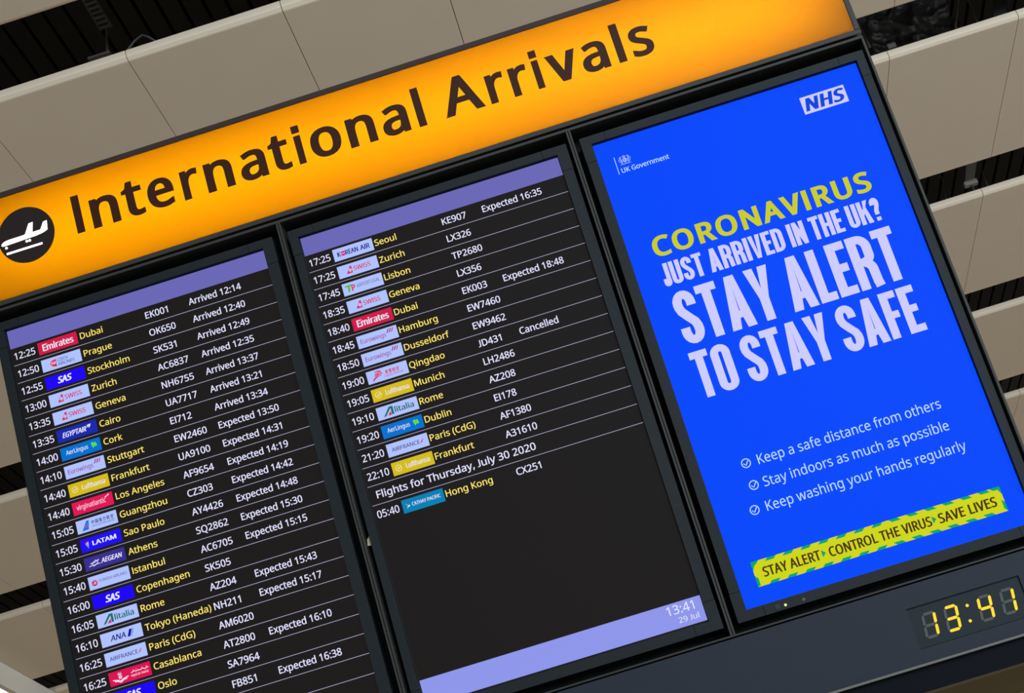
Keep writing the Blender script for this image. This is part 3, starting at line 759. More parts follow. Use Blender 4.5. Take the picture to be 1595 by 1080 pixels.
# letters: each cut vinyl letter takes its measured span on the face
BASE, CAPH = 0.1522, 0.0872
spans = [('I', .2012, .2188, .1562), ('n', .2384, .3002, .1554), ('t', .3108, .3561, .1556), ('e', .3659, .4245, .1556), ('r', .4426, .4821, .1538), ('n', .4960, .5570, .1535), ('a', .5731, .6317, .1529),
         ('t', .6413, .6846, .1530), ('i', .6992, .7163, .1527), ('o', .7319, .7991, .1527), ('n', .8144, .8754, .1521), ('a', .8905, .9487, .1516), ('l', .9664, .9835, .1511),
         ('A', 1.0253, 1.1144, .1518), ('r', 1.1263, 1.1659, .1512), ('r', 1.1777, 1.2174, .1506), ('i', 1.2301, 1.2466, .1513), ('v', 1.2600, 1.3279, .1512), ('a', 1.3346, 1.3916, .1516),
         ('l', 1.4097, 1.4272, .1520), ('s', 1.4430, 1.4907, .1524)]
for ch, xa, xb, zb in spans:
    mb = MB()
    v, f = glyph_shape(ch, 24, 13)
    a, b = min(p[0] for p in v), max(p[0] for p in v)
    k = CAPH / 506.0
    kx = (xb - xa) / (b - a)
    mb.add([(xa + (p[0] - a) * kx, yy, zb + (min(p[1], 513) + 13) * k) for p in v for yy in (YF + 0.0012,)], f, VINYL)
    mb.build('letter', sg, SO)
# round pictogram: aeroplane landing above a runway line
DCX, DCZ, DR = 0.0915, 0.1905, 0.0629
mb = MB()
mb.disc(DCX, DCZ, DR, YF + 0.0012, DISC, 96)
n = 96
mb.add([(DCX + DR * cos(2 * pi * i / n), yy, DCZ + DR * sin(2 * pi * i / n)) for i in range(n) for yy in (YF + 0.0012, YF + 0.0019)],
       [(2 * i, 2 * ((i + 1) % n), 2 * ((i + 1) % n) + 1, 2 * i + 1) for i in range(n)], DISC)
disc = tag(mb.build('pictogram_disc', sg, SO), 'dark round disc with white landing aeroplane')
ICON = mat('lit_white_icon', (235, 235, 235), 0.5, 0.2, emit=(255, 255, 255))
mb = MB()
mb.poly([[(.0340, .1843), (.0375, .1878), (.0411, .1896), (.0504, .1912), (.0868, .1914), (.0896, .1928), (.1014, .2137), (.1112, .2143), (.1062, .1920), (.1240, .1922), (.1333, .2077), (.1419, .2084),
          (.1394, .1876), (.1330, .1850), (.1258, .1831), (.1106, .1814), (.0898, .1810), (.0660, .1804), (.0391, .1798), (.0350, .1808)]], YF + 0.0006, ICON)
mb.build('aeroplane_symbol', disc)
for x, z in ((.0436, .1746), (.0899, .1757), (.0965, .1755)):
    MB().disc(x, z, .0030, YF + 0.0006, ICON, 20).build('wheel_symbol', disc)
mb = MB()
mb.poly([[(.0416, .1633), (.1222, .1630), (.1222, .1583), (.0416, .1585)]], YF + 0.0006, ICON)
mb.build('runway_symbol', disc)
for ch_ in list(disc.children):
    ch_.location = -Vector(SO)

# ------------------------------------------------------------------ monitors
SCREEN_MAT = mat('screen_glass', (4, 4, 4), 0.5, 0.03, emit=(28, 25, 24))
POSTER_MAT = mat('screen_glass_blue', (3, 3, 3), 0.5, 0.02, emit=(0, 72, 252))
OUT = [(-0.0215, 0.6003), (0.6347, 1.2484), (1.2776, 1.8944)]
ZT0, ZB0 = 0.0193, -1.0227


def monitor(i, name, label, cat, group, smat, joints):
    x0, x1 = SCR[i]
    a, b = OUT[i]
    o = (x0 + 0.287, 0.0, ZB0)
    t = board_thing(name, label, cat, o, group)
    mb = MB()
    e = 0.0012
    yb = 0.040
    # corner pieces and straight runs are separate mouldings with a hairline joint between them
    cz, cx = 0.0570, 0.0540
    J = 0.0004
    for xa, xb in ((a, x0 - e), (x1 + e, b)):
        mb.box(xa, xb, YB, yb, ZT0 - cz + J, ZT0, BEZEL)
        mb.box(xa + (0.0006 if xa == a else 0), xb - (0.0006 if xb == b else 0), YB + 0.0004, yb, ZB0 + cz + J, ZT0 - cz - J, BEZEL)
        mb.box(xa, xb, YB, yb, ZB0, ZB0 + cz - J, BEZEL)
    for za, zb in ((e, ZT0), (ZB0, ZB - e)):
        mb.box(x0 - e, a + cx - J, YB, yb, za, zb, BEZEL)
        mb.box(a + cx + J, b - cx - J, YB + 0.0003, yb, za, zb, BEZEL)
        mb.box(b - cx + J, x1 + e, YB, yb, za, zb, BEZEL)
    mb.build('bezel', t, o)
    MB().box(a + 0.004, b - 0.004, 0.006, 0.049, ZB0 + 0.004, ZT0 - 0.004, VOID).build('casing', t, o)
    mb = MB()
    mb.box(x0 - e, x1 + e, 0.0002, 0.006, ZB - e, e, BEZEL_DARK)
    mb.quad(x0, x1, ZB, 0.0, 0.0, smat)
    s = mb.build('screen', t, o)
    return t, s, o


WHITE = glow((226, 226, 255))
YEL = glow((255, 232, 110))
RULE = glow((178, 172, 206))
HEAD = glow((106, 104, 182))
FOOT = glow((142, 150, 234))
DIM = glow((40, 38, 38))
P_ROW = 0.03951
R1 = -0.0794


def flight_board(i, name, label, rows, blanks, tcol, stat):
    t, s, o = monitor(i, name, label, 'screen', 'flight information screens', SCREEN_MAT, None)
    x0, x1 = SCR[i]
    MB().quad(x0 + 0.0006, x1, -0.0412, -0.0004, -0.0004, HEAD).build('header_band', s, o)
    mb = MB()
    mb.quad(x0 + 0.0006, x1, -0.9985, -0.9492, -0.0004, FOOT)
    f = mb.build('footer_band', s, o)
    if i == 1:
        mb2 = MB()
        write(mb2, '13:41', 1.1532, -0.9712, 0.0172, WHITE, y=-0.0008, x1=1.2078, bx=5, by=3)
        write(mb2, '29 Jul', 1.1711, -0.9893, 0.0105, WHITE, y=-0.0008, x1=1.2116, bx=4, by=2)
        mb2.build('footer_clock', s, o)
    for k, row in enumerate(rows):
        zr = R1 - P_ROW * k
        zb = zr + 0.0121
        if row is None:
            continue
        def put(nm, *args, **kw):
            mb = MB()
            write(mb, *args, **kw)
            return mb.build(nm, s, o)
        last = (i == 1 and k == len(rows) - 1)
        if not last:
            MB().quad(x0 + 0.0012, x1 - 0.0006, zr - 0.0005, zr + 0.0005, -0.0004, RULE).build('row_rule', s, o)
        if row[0] == 'DATE':
            put('date_text', row[1], x0 + 0.0150, zb, 0.0153, WHITE, x1=x0 + 0.3493, bx=10, by=6)
            continue
        tm, air, city, fl, st = row
        if tm:
            put('time_text', tm, x0 + 0.0058, zb, 0.0152, WHITE, x1=x0 + 0.0518, bx=9, by=5)
        if city:
            put('destination_text', city, x0 + tcol, zb + 0.0008, 0.0136, YEL, bx=7, by=4, sx=1.0)
        if fl:
            put('flight_number', fl, x0 + 0.2975, zb, 0.0145, WHITE, bx=11, by=6, sx=0.94)
        if st:
            put('status_text', st, x0 + stat, zb, 0.0145, WHITE, bx=11, by=6, sx=0.915)
        if air:
            tile(air, s, o, x0 + 0.0590, zr + 0.0058)
    for k in range(len(rows), len(rows) + blanks):
        zr = R1 - P_ROW * k
        mb = MB()
        mb.quad(x0 + 0.0012, x1 - 0.0006, zr - 0.0005, zr + 0.0005, -0.0004, RULE)
        mb.build('row_rule', s, o)
    return t


L_ROWS = [('12:25', 'emirates', 'Dubai', 'EK001', 'Arrived 12:14'), ('12:50', 'czech', 'Prague', 'OK650', 'Arrived 12:40'), ('12:55', 'sas', 'Stockholm', 'SK531', 'Arrived 12:49'),
          ('13:00', 'swiss', 'Zurich', 'AC6837', 'Arrived 12:35'), ('13:35', 'swiss', 'Geneva', 'NH6755', 'Arrived 13:37'), ('13:35', 'egypt', 'Cairo', 'UA7717', 'Arrived 13:21'),
          ('14:00', 'lingus', 'Cork', 'EI712', 'Arrived 13:34'), ('14:10', 'eurowings', 'Stuttgart', 'EW2460', 'Expected 13:50'), ('14:40', 'lufthansa', 'Frankfurt', 'UA9100', 'Expected 14:31'),
          ('14:40', 'virgin', 'Los Angeles', 'AF9654', 'Expected 14:19'), ('15:05', 'china', 'Guangzhou', 'CZ303', 'Expected 14:42'), ('15:05', 'latam', 'Sao Paulo', 'AY4426', 'Expected 14:48'),
          ('15:30', 'aegean', 'Athens', 'SQ2862', 'Expected 15:30'), ('15:40', 'turkish', 'Istanbul', 'AC6705', 'Expected 15:15'), ('16:00', 'sas', 'Copenhagen', 'SK505', ''),
          ('16:05', 'alitalia', 'Rome', 'AZ204', 'Expected 15:43'), ('16:10', 'ana', 'Tokyo (Haneda)', 'NH211', 'Expected 15:17'), ('16:25', 'airfrance', 'Paris (CdG)', 'AM6020', ''),
          ('16:25', 'maroc', 'Casablanca', 'AT2800', 'Expected 16:10'), ('', 'sas', 'Oslo', 'SA7964', ''), ('', '', '', 'FB851', 'Expected 16:38')]
C_ROWS = [('17:25', 'korean', 'Seoul', 'KE907', 'Expected 16:35'), ('17:25', 'swiss', 'Zurich', 'LX326', ''), ('17:45', 'tap', 'Lisbon', 'TP2680', ''), ('18:35', 'swiss', 'Geneva', 'LX356', ''),
          ('18:40', 'emirates', 'Dubai', 'EK003', 'Expected 18:48'), ('18:45', 'eurowings', 'Hamburg', 'EW7460', ''), ('18:50', 'eurowings', 'Dusseldorf', 'EW9462', ''),
          ('19:00', 'capital', 'Qingdao', 'JD431', 'Cancelled'), ('19:05', 'lufthansa', 'Munich', 'LH2486', ''), ('19:10', 'alitalia', 'Rome', 'AZ208', ''), ('19:20', 'lingus', 'Dublin', 'EI178', ''),
          ('21:20', 'airfrance', 'Paris (CdG)', 'AF1380', ''), ('22:10', 'lufthansa', 'Frankfurt', 'A31610', ''), ('DATE', 'Flights for Thursday, July 30 2020'),
          ('05:40', 'cathay', 'Hong Kong', 'CX251', '')]
flight_board(0, 'flight_monitor', 'black framed arrivals screen whose list starts at 12:25 Dubai', L_ROWS, 1, 0.1520, 0.3935)
flight_board(1, 'flight_monitor', 'black framed arrivals screen whose list starts at 17:25 Seoul', C_ROWS, 0, 0.1495, 0.3860)

# ------------------------------------------------------------------ blue poster screen
t, s, o = monitor(2, 'poster_monitor', 'black framed screen showing the blue STAY ALERT poster beside the flight lists', 'screen', None, POSTER_MAT, None)
PW = glow((204, 204, 255))
PB = glow((190, 222, 255))
PY = glow((202, 204, 28))
mb = MB()
write(mb, 'CORONAVIRUS', 1.3517, -0.2750, 0.0438, PY, x1=1.8149, bx=30, by=20, track=62)
mb.build('heading', s, o)
mb = MB()
write_condensed(mb, 'JUST ARRIVED IN THE UK?', 1.3525, 1.8145, -0.3405, 0.0500, PW)
mb.build('heading', s, o)
mb = MB()
write_condensed(mb, 'STAY ALERT', 1.3535, 1.8180, -0.4708, 0.1142, PW)
mb.build('heading', s, o)
mb = MB()
write_condensed(mb, 'TO STAY SAFE', 1.3508, 1.8168, -0.5838, 0.0975, PW)
mb.build('heading', s, o)
for txt, xa, xb, zb, cx, cz in (('Keep a safe distance from others', 1.4144, 1.7870, -0.7412, 1.3907, -0.7318), ('Stay indoors as much as possible', 1.4110, 1.7869, -0.7866, 1.3914, -0.7773),
                                ('Keep washing your hands regularly', 1.4007, 1.8046, -0.8332, 1.3772, -0.8243)):
    mb = MB()
    write(mb, txt, xa, zb, 0.0196, PB, x1=xb, bx=0)
    mb.build('advice_line', s, o)
    mb = MB()
    mb.ring(cx, cz, 0.0077, 0.0096, -0.0004, PB)
    mb.stroke([(cx - .0052, cz + .0002), (cx - .0012, cz - .0042), (cx + .0052, cz + .0044)], .0020, -0.0004, PB)
    mb.build('tick_symbol', s, o)
# hazard-tape strip
TX0, TX1, TZ0, TZ1 = 1.3366, 1.8359, -0.9677, -0.9185
mb = MB()
TY, TG, TT = glow((206, 214, 14)), glow((0, 164, 104)), glow((72, 44, 12))
mb.quad(TX0, TX1, TZ0, TZ1, -0.0004, TY)
e = 0.0055
for k in range(13):
    a = TX0 + 0.0275 + k * 0.0357
    mb.poly([[(a + .006, TZ1), (a + .0238, TZ1), (a + .0178, TZ1 - e), (a, TZ1 - e)]] if k < 7 else [[(a, TZ1), (a + .0178, TZ1), (a + .0238, TZ1 - e), (a + .006, TZ1 - e)]], -0.0008, TG) if a + .0238 < TX1 else None
    mb.poly([[(a + .001, TZ0 + e), (a + .0188, TZ0 + e), (a + .0128, TZ0), (a - .005, TZ0)]] if k < 7 else [[(a - .005, TZ0 + e), (a + .0128, TZ0 + e), (a + .0188, TZ0), (a + .001, TZ0)]], -0.0008, TG)
mb.poly([[(TX0, TZ1), (TX0 + .016, TZ1), (TX0 + .010, TZ1 - e), (TX0 + e, TZ1 - .008), (TX0, TZ1 - .018)]], -0.0008, TG)
mb.poly([[(TX1, TZ1), (TX1 - .020, TZ1), (TX1 - .014, TZ1 - e), (TX1 - e, TZ1 - e), (TX1, TZ1 - .016)]], -0.0008, TG)
mb.poly([[(TX0, TZ0), (TX0, TZ0 + .022), (TX0 + e, TZ0 + .016), (TX0 + e, TZ0 + .002)]], -0.0008, TG)
mb.poly([[(TX1, TZ0), (TX1, TZ0 + .018), (TX1 - e, TZ0 + .024), (TX1 - e, TZ0 + .006)]], -0.0008, TG)
for txt, xa, xb, zb in (('STAY ALERT', 1.3540, 1.4691, -0.9528), ('CONTROL THE VIRUS', 1.4864, 1.6915, -0.9533), ('SAVE LIVES', 1.7056, 1.8207, -0.9537)):
    write(mb, txt, xa, zb, 0.0192, TT, y=-0.0011, x1=xb, bx=30, by=10, track=26)
for xa in (1.4726, 1.6938):
    mb.poly([[(xa, -0.9352), (xa, -0.9498), (xa + .0082, -0.9425)]], -0.0008, TG)
mb.build('hazard_strip', s, o)
# government crest and wording
mb = MB()
mb.quad(1.3349, 1.3362, -0.0782, -0.0386, -0.0004, PB)
write(mb, 'UK Government', 1.3422, -0.0773, 0.0107, PB, x1=1.4448, bx=10, by=4)
CRS = glow((150, 176, 255))
cx, cz = 1.3556, -0.0505
mb.disc(cx, cz, .0048, -0.0004, CRS, 20, .0056)
mb.poly([[(cx - .003, cz + .0062), (cx - .0036, cz + .0098), (cx - .0012, cz + .0080), (cx, cz + .0118), (cx + .0012, cz + .0080), (cx + .0036, cz + .0098), (cx + .003, cz + .0062)]], -0.0004, CRS)
for sg_ in (-1, 1):
    q = lambda pts: [(cx + sg_ * a, cz + b) for a, b in pts]
    mb.stroke(q([(.0062, .0066), (.0080, .0080), (.0096, .0058), (.0084, .0020), (.0066, -.0030), (.0078, -.0064)]), .0026, -0.0004, CRS)
    mb.stroke(q([(.0084, .0020), (.0060, .0016)]), .0014, -0.0004, CRS)
    mb.stroke(q([(.0066, -.0030), (.0104, -.0040), (.0118, .0000), (.0126, .0038)]), .0012, -0.0004, CRS)
    mb.stroke(q([(0, -.0074), (.0040, -.0090), (.0078, -.0078), (.0106, -.0092)]), .0016, -0.0004, CRS)
mb.stroke([(cx - .0012, cz + .0035), (cx - .0012, cz - .0035)], .0006, -0.0007, POSTER_MAT)
mb.stroke([(cx - .0035, cz), (cx + .0035, cz)], .0006, -0.0007, POSTER_MAT)
mb.build('government_crest', s, o)
# health service badge: white box with blue italic letters
mb = MB()
mb.quad(1.7393, 1.8340, -0.0760, -0.0373, -0.0004, PW)
write(mb, 'NHS', 1.7440, -0.0708, 0.0284, glow((0, 66, 220)), y=-0.0008, x1=1.8262, bx=44, by=16, shear=.22, track=40)
mb.build('badge', s, o)
# sensor and power light in the lower bezel
mb = MB()
mb.tube([(1.3590 * .9958 + .0047, YB + 0.002, -1.0141), (1.3590 * .9958 + .0047, YB - 0.0008, -1.0141)], 0.0052, mat('sensor_dome', (8, 8, 16), 0.2, 0.3), 24)
sn = mb.build('sensor', t, o)
mb = MB()
mb.tube([(1.3737, YB + 0.001, -1.0150), (1.3737, YB - 0.0006, -1.0150)], 0.0024, mat('power_light_green', (120, 140, 60), 0.3, 0.5, emit=(226, 255, 120), estr=1.4), 16)
tag(mb.build('power_light', t, o), 'small lit yellow green light')
mb = MB()
mb.tube([(1.4100, YB + 0.001, -1.0150), (1.4100, YB - 0.0003, -1.0150)], 0.0022, BEZEL_DARK, 16)
mb.ring(1.4100, -1.0150, 0.0017, 0.0024, YB - 0.0005, mat('ring_grey', (120, 122, 122), 0.4, 0.4), 20)
mb.build('screw_cover', t, o)

# ------------------------------------------------------------------ digital clock in the fascia
co = ((CX0 + CX1) / 2, YF, CZ0)
ck = board_thing('digital_clock', 'yellow LED digital clock reading 13:41 under the blue poster screen', 'clock', co)
YW = -0.0165
MB().box(CX0 + 0.0006, CX1 - 0.0012, YW, YW + 0.004, CZ0 + 0.0006, CZ1 - 0.0016, mat('clock_window', (30, 37, 40), 0.5, 0.08)).build('clock_window', ck, co)
MB().box(CX0, CX1, YF - 0.0004, YW + 0.004, CZ1 - 0.0014, CZ1, VOID).build('window_edge', ck, co)
GHOST = mat('unlit_segment', (72, 74, 72), 0.6, 0.1)
LED = mat('lit_segment', (60, 40, 0), 0.4, 0.2, emit=(255, 208, 0), estr=1.15)
SEG = {'1': 'bc', '3': 'abgcd', '4': 'fgbc'}
DW, DH, SWD, SL = 0.0272, 0.0480, 0.0052, 0.0062 / 0.0482


def seg_poly(k, x, z):
    """Hexagonal bar of a seven-segment digit; x, z = the digit's lower left corner before slanting."""
    h = SWD / 2
    g = 0.0007
    L_, R_, B_, M_, T_ = x + h, x + DW - h, z + h, z + DH / 2, z + DH - h
    def bar(ax, az, bx_, bz):
        if abs(az - bz) < 1e-9:
            return [(ax + g, az), (ax + h + g, az + h), (bx_ - h - g, az + h), (bx_ - g, az), (bx_ - h - g, az - h), (ax + h + g, az - h)]
        return [(ax, az + g), (ax - h, az + h + g), (ax - h, bz - h - g), (ax, bz - g), (ax + h, bz - h - g), (ax + h, az + h + g)]
    p = {'a': (L_, T_, R_, T_), 'g': (L_, M_, R_, M_), 'd': (L_, B_, R_, B_), 'f': (L_, M_, L_, T_), 'b': (R_, M_, R_, T_), 'e': (L_, B_, L_, M_), 'c': (R_, B_, R_, M_)}[k]
    return [(a + (b - z) * SL, b) for a, b in bar(*p)]


def slab(mb, pts, y0, y1, mt):
    n = len(pts)
    mb.poly([pts], y0, mt)
    mb.add([(p[0], yy, p[1]) for p in pts for yy in (y0, y1)], [(2 * i, 2 * i + 1, 2 * ((i + 1) % n) + 1, 2 * ((i + 1) % n)) for i in range(n)], mt)


zc = -1.1522
for d, xd in (('1', 1.6022), ('3', 1.6450), ('4', 1.7105), ('1', 1.7545)):
    root = None
    mb = MB()
    for k in 'abcdefg':
        if k not in SEG[d]:
            slab(mb, seg_poly(k, xd, zc), YW - 0.0008, YW, GHOST)
    dg = mb.build('digit', ck, co)
    for k in SEG[d]:
        mb = MB()
        slab(mb, seg_poly(k, xd, zc), YW - 0.0010, YW, LED)
        tag(mb.build('lit_segment', dg, co), 'glowing yellow segment')
for x, z in ((1.6958, -1.1140), (1.6912, -1.1424)):
    mb = MB()
    mb.disc(x, z, .0030, YW - 0.0010, LED, 20)
    mb.build('colon_dot', ck, co)

# ------------------------------------------------------------------ suspended ceiling: 0.6 x 1.1 m panels in rows with open gaps
H = HC - CAM.z
PX, PITCH, LEN = 0.155 * H, 0.376 * H, 0.291 * H
THICK = 0.040


def panel_mesh():
    """One panel: underside at z = 0, near edge at y = 0, rounded lower long edges."""
    ca, cb = 0.015, 0.026
    prof = [(0, THICK), (0, cb * 0.5), (ca * 0.12, cb * 0.36), (ca, 0.001), (ca + 0.006, 0), (LEN - 0.026, 0), (LEN - 0.020, 0.001), (LEN, 0.014), (LEN, THICK)]
    w = PX / 2 - 0.0014
    mb = MB()
    n = len(prof)
    mb.add([(x, y, z) for x in (-w, w) for y, z in prof], [(i, i + 1, n + i + 1, n + i) for i in range(n - 1)] + [(n - 1, 0, n, 2 * n - 1)], PANEL)
    mb.add([(-w, y, z) for y, z in prof], [tuple(range(n))], PANEL)
    mb.add([(w, y, z) for y, z in prof], [tuple(range(n))[::-1]], PANEL)
    return mb


pm = panel_mesh()
VIS = {
    (-3, 0): 'beige ceiling panel in the top left corner, beyond the dark gap holding the perforated strap',
    (-4, 1): 'beige ceiling panel at the far left end of the row just above the yellow sign',
    (-3, 1): 'beige ceiling panel above the sign, second from the left of its row',
    (-2, 1): 'beige ceiling panel above the sign, third from the left of its row',
    (-1, 1): 'beige ceiling panel above the sign, fourth from the left of its row',
    (0, 1): 'beige ceiling panel above the sign letters al, the last one before the photo edge',
    (2, 1): 'narrow sliver of beige ceiling panel touching the top right end of the yellow sign',
    (3, 1): 'beige ceiling panel at the top edge, just right of the yellow sign end',
    (2, 2): 'thin wedge of beige ceiling panel beside the upper right corner of the poster screen',
    (3, 2): 'large whole beige ceiling panel right of the poster screen, below the gap with black film',
    (4, 2): 'beige ceiling panel cut by the right edge, beside the large whole panel',
    (3, 3): 'beige ceiling panel right of the poster heading, touching the screen frame under the second gap',
    (4, 3): 'beige ceiling panel at the right edge between the second and third dark gaps',
    (4, 4): 'beige ceiling panel at the right edge between the third and fourth dark gaps',
    (4, 5): 'sliver of beige ceiling panel touching the poster frame below the lowest gap at right',
    (5, 5): 'small corner of beige ceiling panel at the right edge below the lowest dark gap',
    (-5, 2): 'beige ceiling panel left of the first flight screen, above the upper left side gap',
    (-6, 3): 'beige ceiling panel at the left edge between two dark gaps beside the 14:40 rows',
    (-5, 3): 'beige ceiling panel touching the first flight screen between the two left side gaps',
    (-7, 4): 'beige ceiling panel at lower left, partly behind the pale light trough',
    (-6, 4): 'beige ceiling panel touching the first flight screen just above the light trough',
    (-7, 5): 'small piece of beige ceiling panel between light trough and first screen, below the last gap',
}
rest = MB()
PN = None
for r in range(-5, 15):
    y = CAM.y + (1.0393 + 0.376 * (r - 1)) * H
    for c in range(-11, 12):
        x = CAM.x + 0.155 * (c + 0.5) * H
        if r == 11:
            continue
        if (c, r) in VIS:
            if PN is None:
                PN = pm.build('ceiling_panel')
                ob = PN
            else:
                ob = PN.copy()
                COL.objects.link(ob)
            ob.location = (x, y, HC)
            tag(ob, VIS[(c, r)], 'ceiling panel', 'beige ceiling panels', 'thing')
        else:
            rest.add([(p[0] + x, p[1] + y, p[2] + HC) for p in pm.v], pm.f, PANEL)
tag(rest.build('ceiling'), kind='structure')
# deck of dark boards above the panels
mb = MB()
x = CAM.x - 8.2
while x < CAM.x + 8.2:
    mb.box(x, x + 0.076, -9.5, 19.0, HC + 1.0, HC + 1.03, DECK)
    x += 0.094
mb.box(CAM.x - 8.3, CAM.x + 8.3, -9.5, 19.0, HC + 1.05, HC + 1.08, VOID)
tag(mb.build('ceiling'), kind='structure')
# brown strip crossing the ceiling behind the board
yb = CAM.y + 4.702 * H
tag(MB().box(CAM.x - 7, CAM.x + 7, yb, yb + 0.384 * H, HC - 0.03, HC + 0.3, BROWN).build('trim_1'), kind='structure')
tag(MB().box(-9, 11, -12, 20, -0.05, 0.0, FLOOR).build('floor'), kind='structure')

# ------------------------------------------------------------------ light trough running away along the hall at the left
ZT = HC - 0.167
XA = CAM.x - 1.0845 * H
LO = (XA - 0.3, 3.0, ZT)
lt = bpy.data.objects.new('light_trough', None)
COL.objects.link(lt)
lt.location = LO
tag(lt, 'pale grey ceiling light trough with a bright lamp at the lower left corner', 'ceiling light')
y0, y1 = 0.0, 16.0
mb = MB()
mb.box(XA - 0.012, XA, y0, y1, ZT, HC - 0.002, TROUGH)
mb.box(XA - 0.612, XA - 0.600, y0, y1, ZT, HC - 0.002, TROUGH)
mb.box(XA - 0.600, XA - 0.012, y0, y1, ZT + 0.06, ZT + 0.075, TROUGH)
mb.build('trough_body', lt, LO)
mb = MB()
mb.box(XA - 0.040, XA - 0.0125, y0, y1, ZT + 0.001, ZT + 0.012, REFLECT)
mb.box(XA - 0.5995, XA - 0.572, y0, y1, ZT + 0.001, ZT + 0.012, REFLECT)
mb.build('reflector', lt, LO)
MB().box(XA - 0.571, XA - 0.041, y0, y1, ZT + 0.006, ZT + 0.016, DIFF).build('diffuser', lt, LO)

# ------------------------------------------------------------------ hangers, cables and film in the dark gaps
mb = MB()
a, b = Vector((-0.262, 1.60, 6.02)), Vector((-0.188, 1.605, 5.77))
d = (b - a)
for i in range(9):
    p, q = a + d * (i / 9), a + d * ((i + 0.62) / 9)
    mb.tube([p + Vector((-.022, 0, 0)), q + Vector((-.022, 0, 0)), a + d * ((i + 1) / 9) + Vector((-.022, 0, 0))], 0.006, STEEL, 6)
    mb.tube([p + Vector((.022, 0, 0)), q + Vector((.022, 0, 0)), a + d * ((i + 1) / 9) + Vector((.022, 0, 0))], 0.006, STEEL, 6)
    mb.tube([q + Vector((-.022, 0, 0)), q + Vector((.022, 0, 0))], 0.008, STEEL, 6)
mb.tube([a, a + Vector((0, 0, 0.46))], 0.008, STEEL, 6)
st = mb.build('hanger_strap')
tag(st, 'perforated steel hanger strap in the dark gap at upper left', 'hanger')
mb = MB()
mb.tube([(-0.188, 1.600, 5.76), (-0.165, 1.50, 5.56), (-0.157, 1.492, 5.535)], 0.005, STEEL)
mb.box(-0.235, -0.150, 1.475, 1.500, 5.523, 5.532, STEEL)
tag(mb.build('hanger_rod'), 'thin steel hanger rod with a foot resting above the panel edge at upper left', 'hanger')
mb = MB()
mb.tube([(-0.098, 1.520, 5.545), (-0.062, 1.514, 5.575), (-0.027, 1.506, 5.585), (-0.005, 1.505, 5.565), (0.022, 1.505, 5.530)], 0.004, CABLE)
tag(mb.build('cable'), 'looped grey cable end in the dark gap at upper left', 'cable')
# wrinkled black film behind the upper right gap
mb = MB()
nx, nz = 90, 34
vs = []
for i in range(nx + 1):
    for j in range(nz + 1):
        u, v = i / nx, j / nz
        x = 2.885 + u * 0.455 + 0.006 * sin(11 * v + 5 * u)
        n1 = mnoise.noise(Vector((5 * u + 2.2 * v, 3.5 * v - 1.2 * u, 0.3)))
        n2 = mnoise.noise(Vector((11 * u - 6 * v, 9 * v, 4.1)))
        fold = 0.040 * (1 - abs(n1)) ** 4 + 0.008 * (1 - abs(n2)) ** 2
        y = 3.180 - fold + 0.02 * v
        z = 5.622 + 0.008 * sin(13 * u) + 0.004 * sin(31 * u) + 0.30 * v - 0.02 * (1 - v) * u
        vs.append((x, y, z))
mb.add(vs, [(i * (nz + 1) + j, (i + 1) * (nz + 1) + j, (i + 1) * (nz + 1) + j + 1, i * (nz + 1) + j + 1) for i in range(nx) for j in range(nz)], FOIL)
film = mb.build('insulation_film')
film.data.polygons.foreach_set('use_smooth', [True] * len(film.data.polygons))
tag(film, 'crumpled black plastic film hanging in the gap right of the sign end', 'insulation')


def rod(pts, r, mt, name, label, cat, extra=None):
    mb = MB()
    mb.tube(pts, r, mt)
    if extra:
        mb.box(*extra, mt)
    return tag(mb.build(name), label, cat)


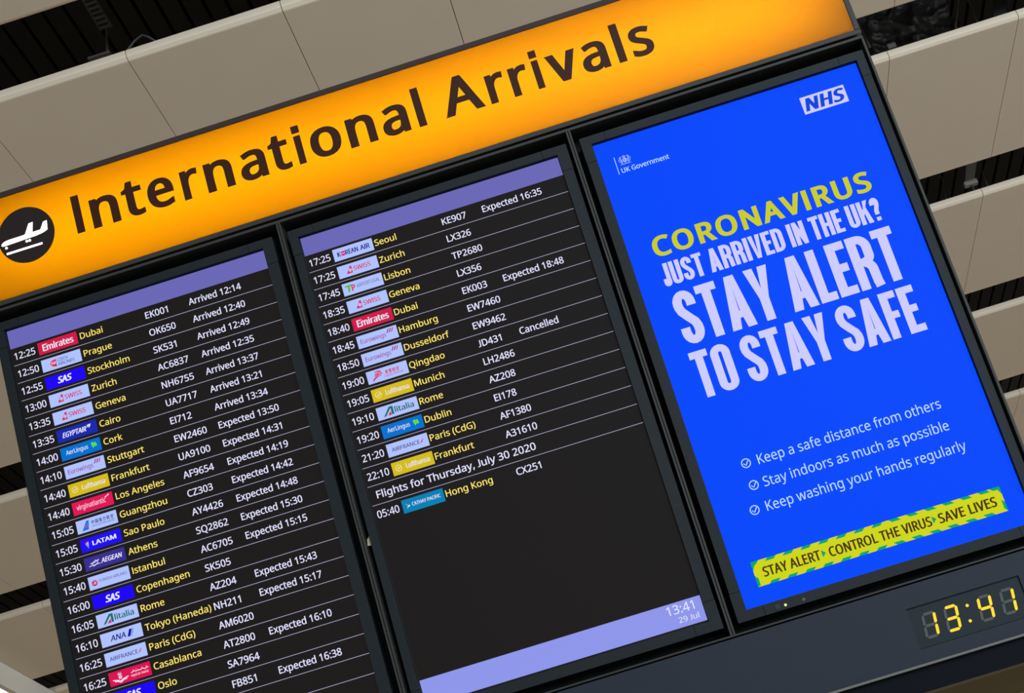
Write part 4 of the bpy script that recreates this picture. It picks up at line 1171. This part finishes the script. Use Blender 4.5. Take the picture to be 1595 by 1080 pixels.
rod([(3.361, 3.081, 6.47), (3.361, 3.081, 5.77), (3.275, 3.036, 5.60), (3.262, 3.028, 5.527)], 0.006, STEEL, 'hanger_rod', 'pale hanger rod at the right end of the crumpled black film', 'hanger')
rod([(2.850, 2.93, 6.47), (2.850, 2.93, 5.80), (2.838, 2.90, 5.60), (2.834, 2.889, 5.527)], 0.005, STEEL, 'hanger_rod', 'thin hanger rod at the left end of the crumpled black film, beside the sign', 'hanger')
rod([(3.500, 3.30, 6.47), (3.468, 3.241, 5.87), (3.40, 3.10, 5.66), (3.372, 3.03, 5.527)], 0.004, CABLE, 'cable', 'thin dark cable hanging right of the film in the upper right gap', 'cable')
mb = MB()
mb.add([(3.63, 3.28, 5.95), (3.70, 3.28, 5.95), (3.49, 2.99, 5.55), (3.43, 2.99, 5.55), (3.63, 3.29, 5.95), (3.70, 3.29, 5.95), (3.49, 3.00, 5.55), (3.43, 3.00, 5.55)],
       [(0, 3, 2, 1), (4, 5, 6, 7), (0, 1, 5, 4), (1, 2, 6, 5), (2, 3, 7, 6), (3, 0, 4, 7)], mat('dull_strap', (58, 58, 56), 0.6, 0.3))
mb.tube([(3.66, 3.285, 5.94), (3.66, 3.285, 6.47)], 0.006, STEEL, 6)
tag(mb.build('hanger_strap'), 'wide dull strap in the upper right gap near the right edge', 'hanger')
mb = MB()
mb.box(2.925, 2.963, 2.945, 2.965, 5.527, 5.553, CABLE)
tag(mb.build('clip'), 'small grey clip on the panel edge below the crumpled film', 'clip')
mb = MB()
mb.add([(3.60, 4.63, 5.86), (3.665, 4.63, 5.86), (3.515, 4.44, 5.60), (3.465, 4.44, 5.60), (3.60, 4.64, 5.86), (3.665, 4.64, 5.86), (3.515, 4.45, 5.60), (3.465, 4.45, 5.60)],
       [(0, 3, 2, 1), (4, 5, 6, 7), (0, 1, 5, 4), (1, 2, 6, 5), (2, 3, 7, 6), (3, 0, 4, 7)], PALE_STEEL)
mb.box(3.455, 3.525, 4.425, 4.455, 5.575, 5.60, PALE_STEEL)
mb.tube([(3.63, 4.635, 5.85), (3.63, 4.635, 6.47)], 0.006, STEEL, 6)
mb.tube([(3.49, 4.44, 5.58), (3.49, 4.44, 5.527)], 0.006, STEEL, 6)
tag(mb.build('hanger_bracket'), 'pale steel hanger bracket in the second gap right of the poster screen', 'hanger')
rod([(3.70, 4.70, 6.47), (3.66, 4.66, 5.83), (3.60, 4.52, 5.66), (3.565, 4.441, 5.527)], 0.004, CABLE, 'cable', 'thin cable beside the pale hanger bracket in the second right gap', 'cable')
rod([(3.46, 4.70, 6.47), (3.433, 4.663, 5.77), (3.36, 4.52, 5.60), (3.341, 4.47, 5.527)], 0.003, CABLE, 'cable', 'faint cable in the second right gap nearest the poster screen', 'cable')
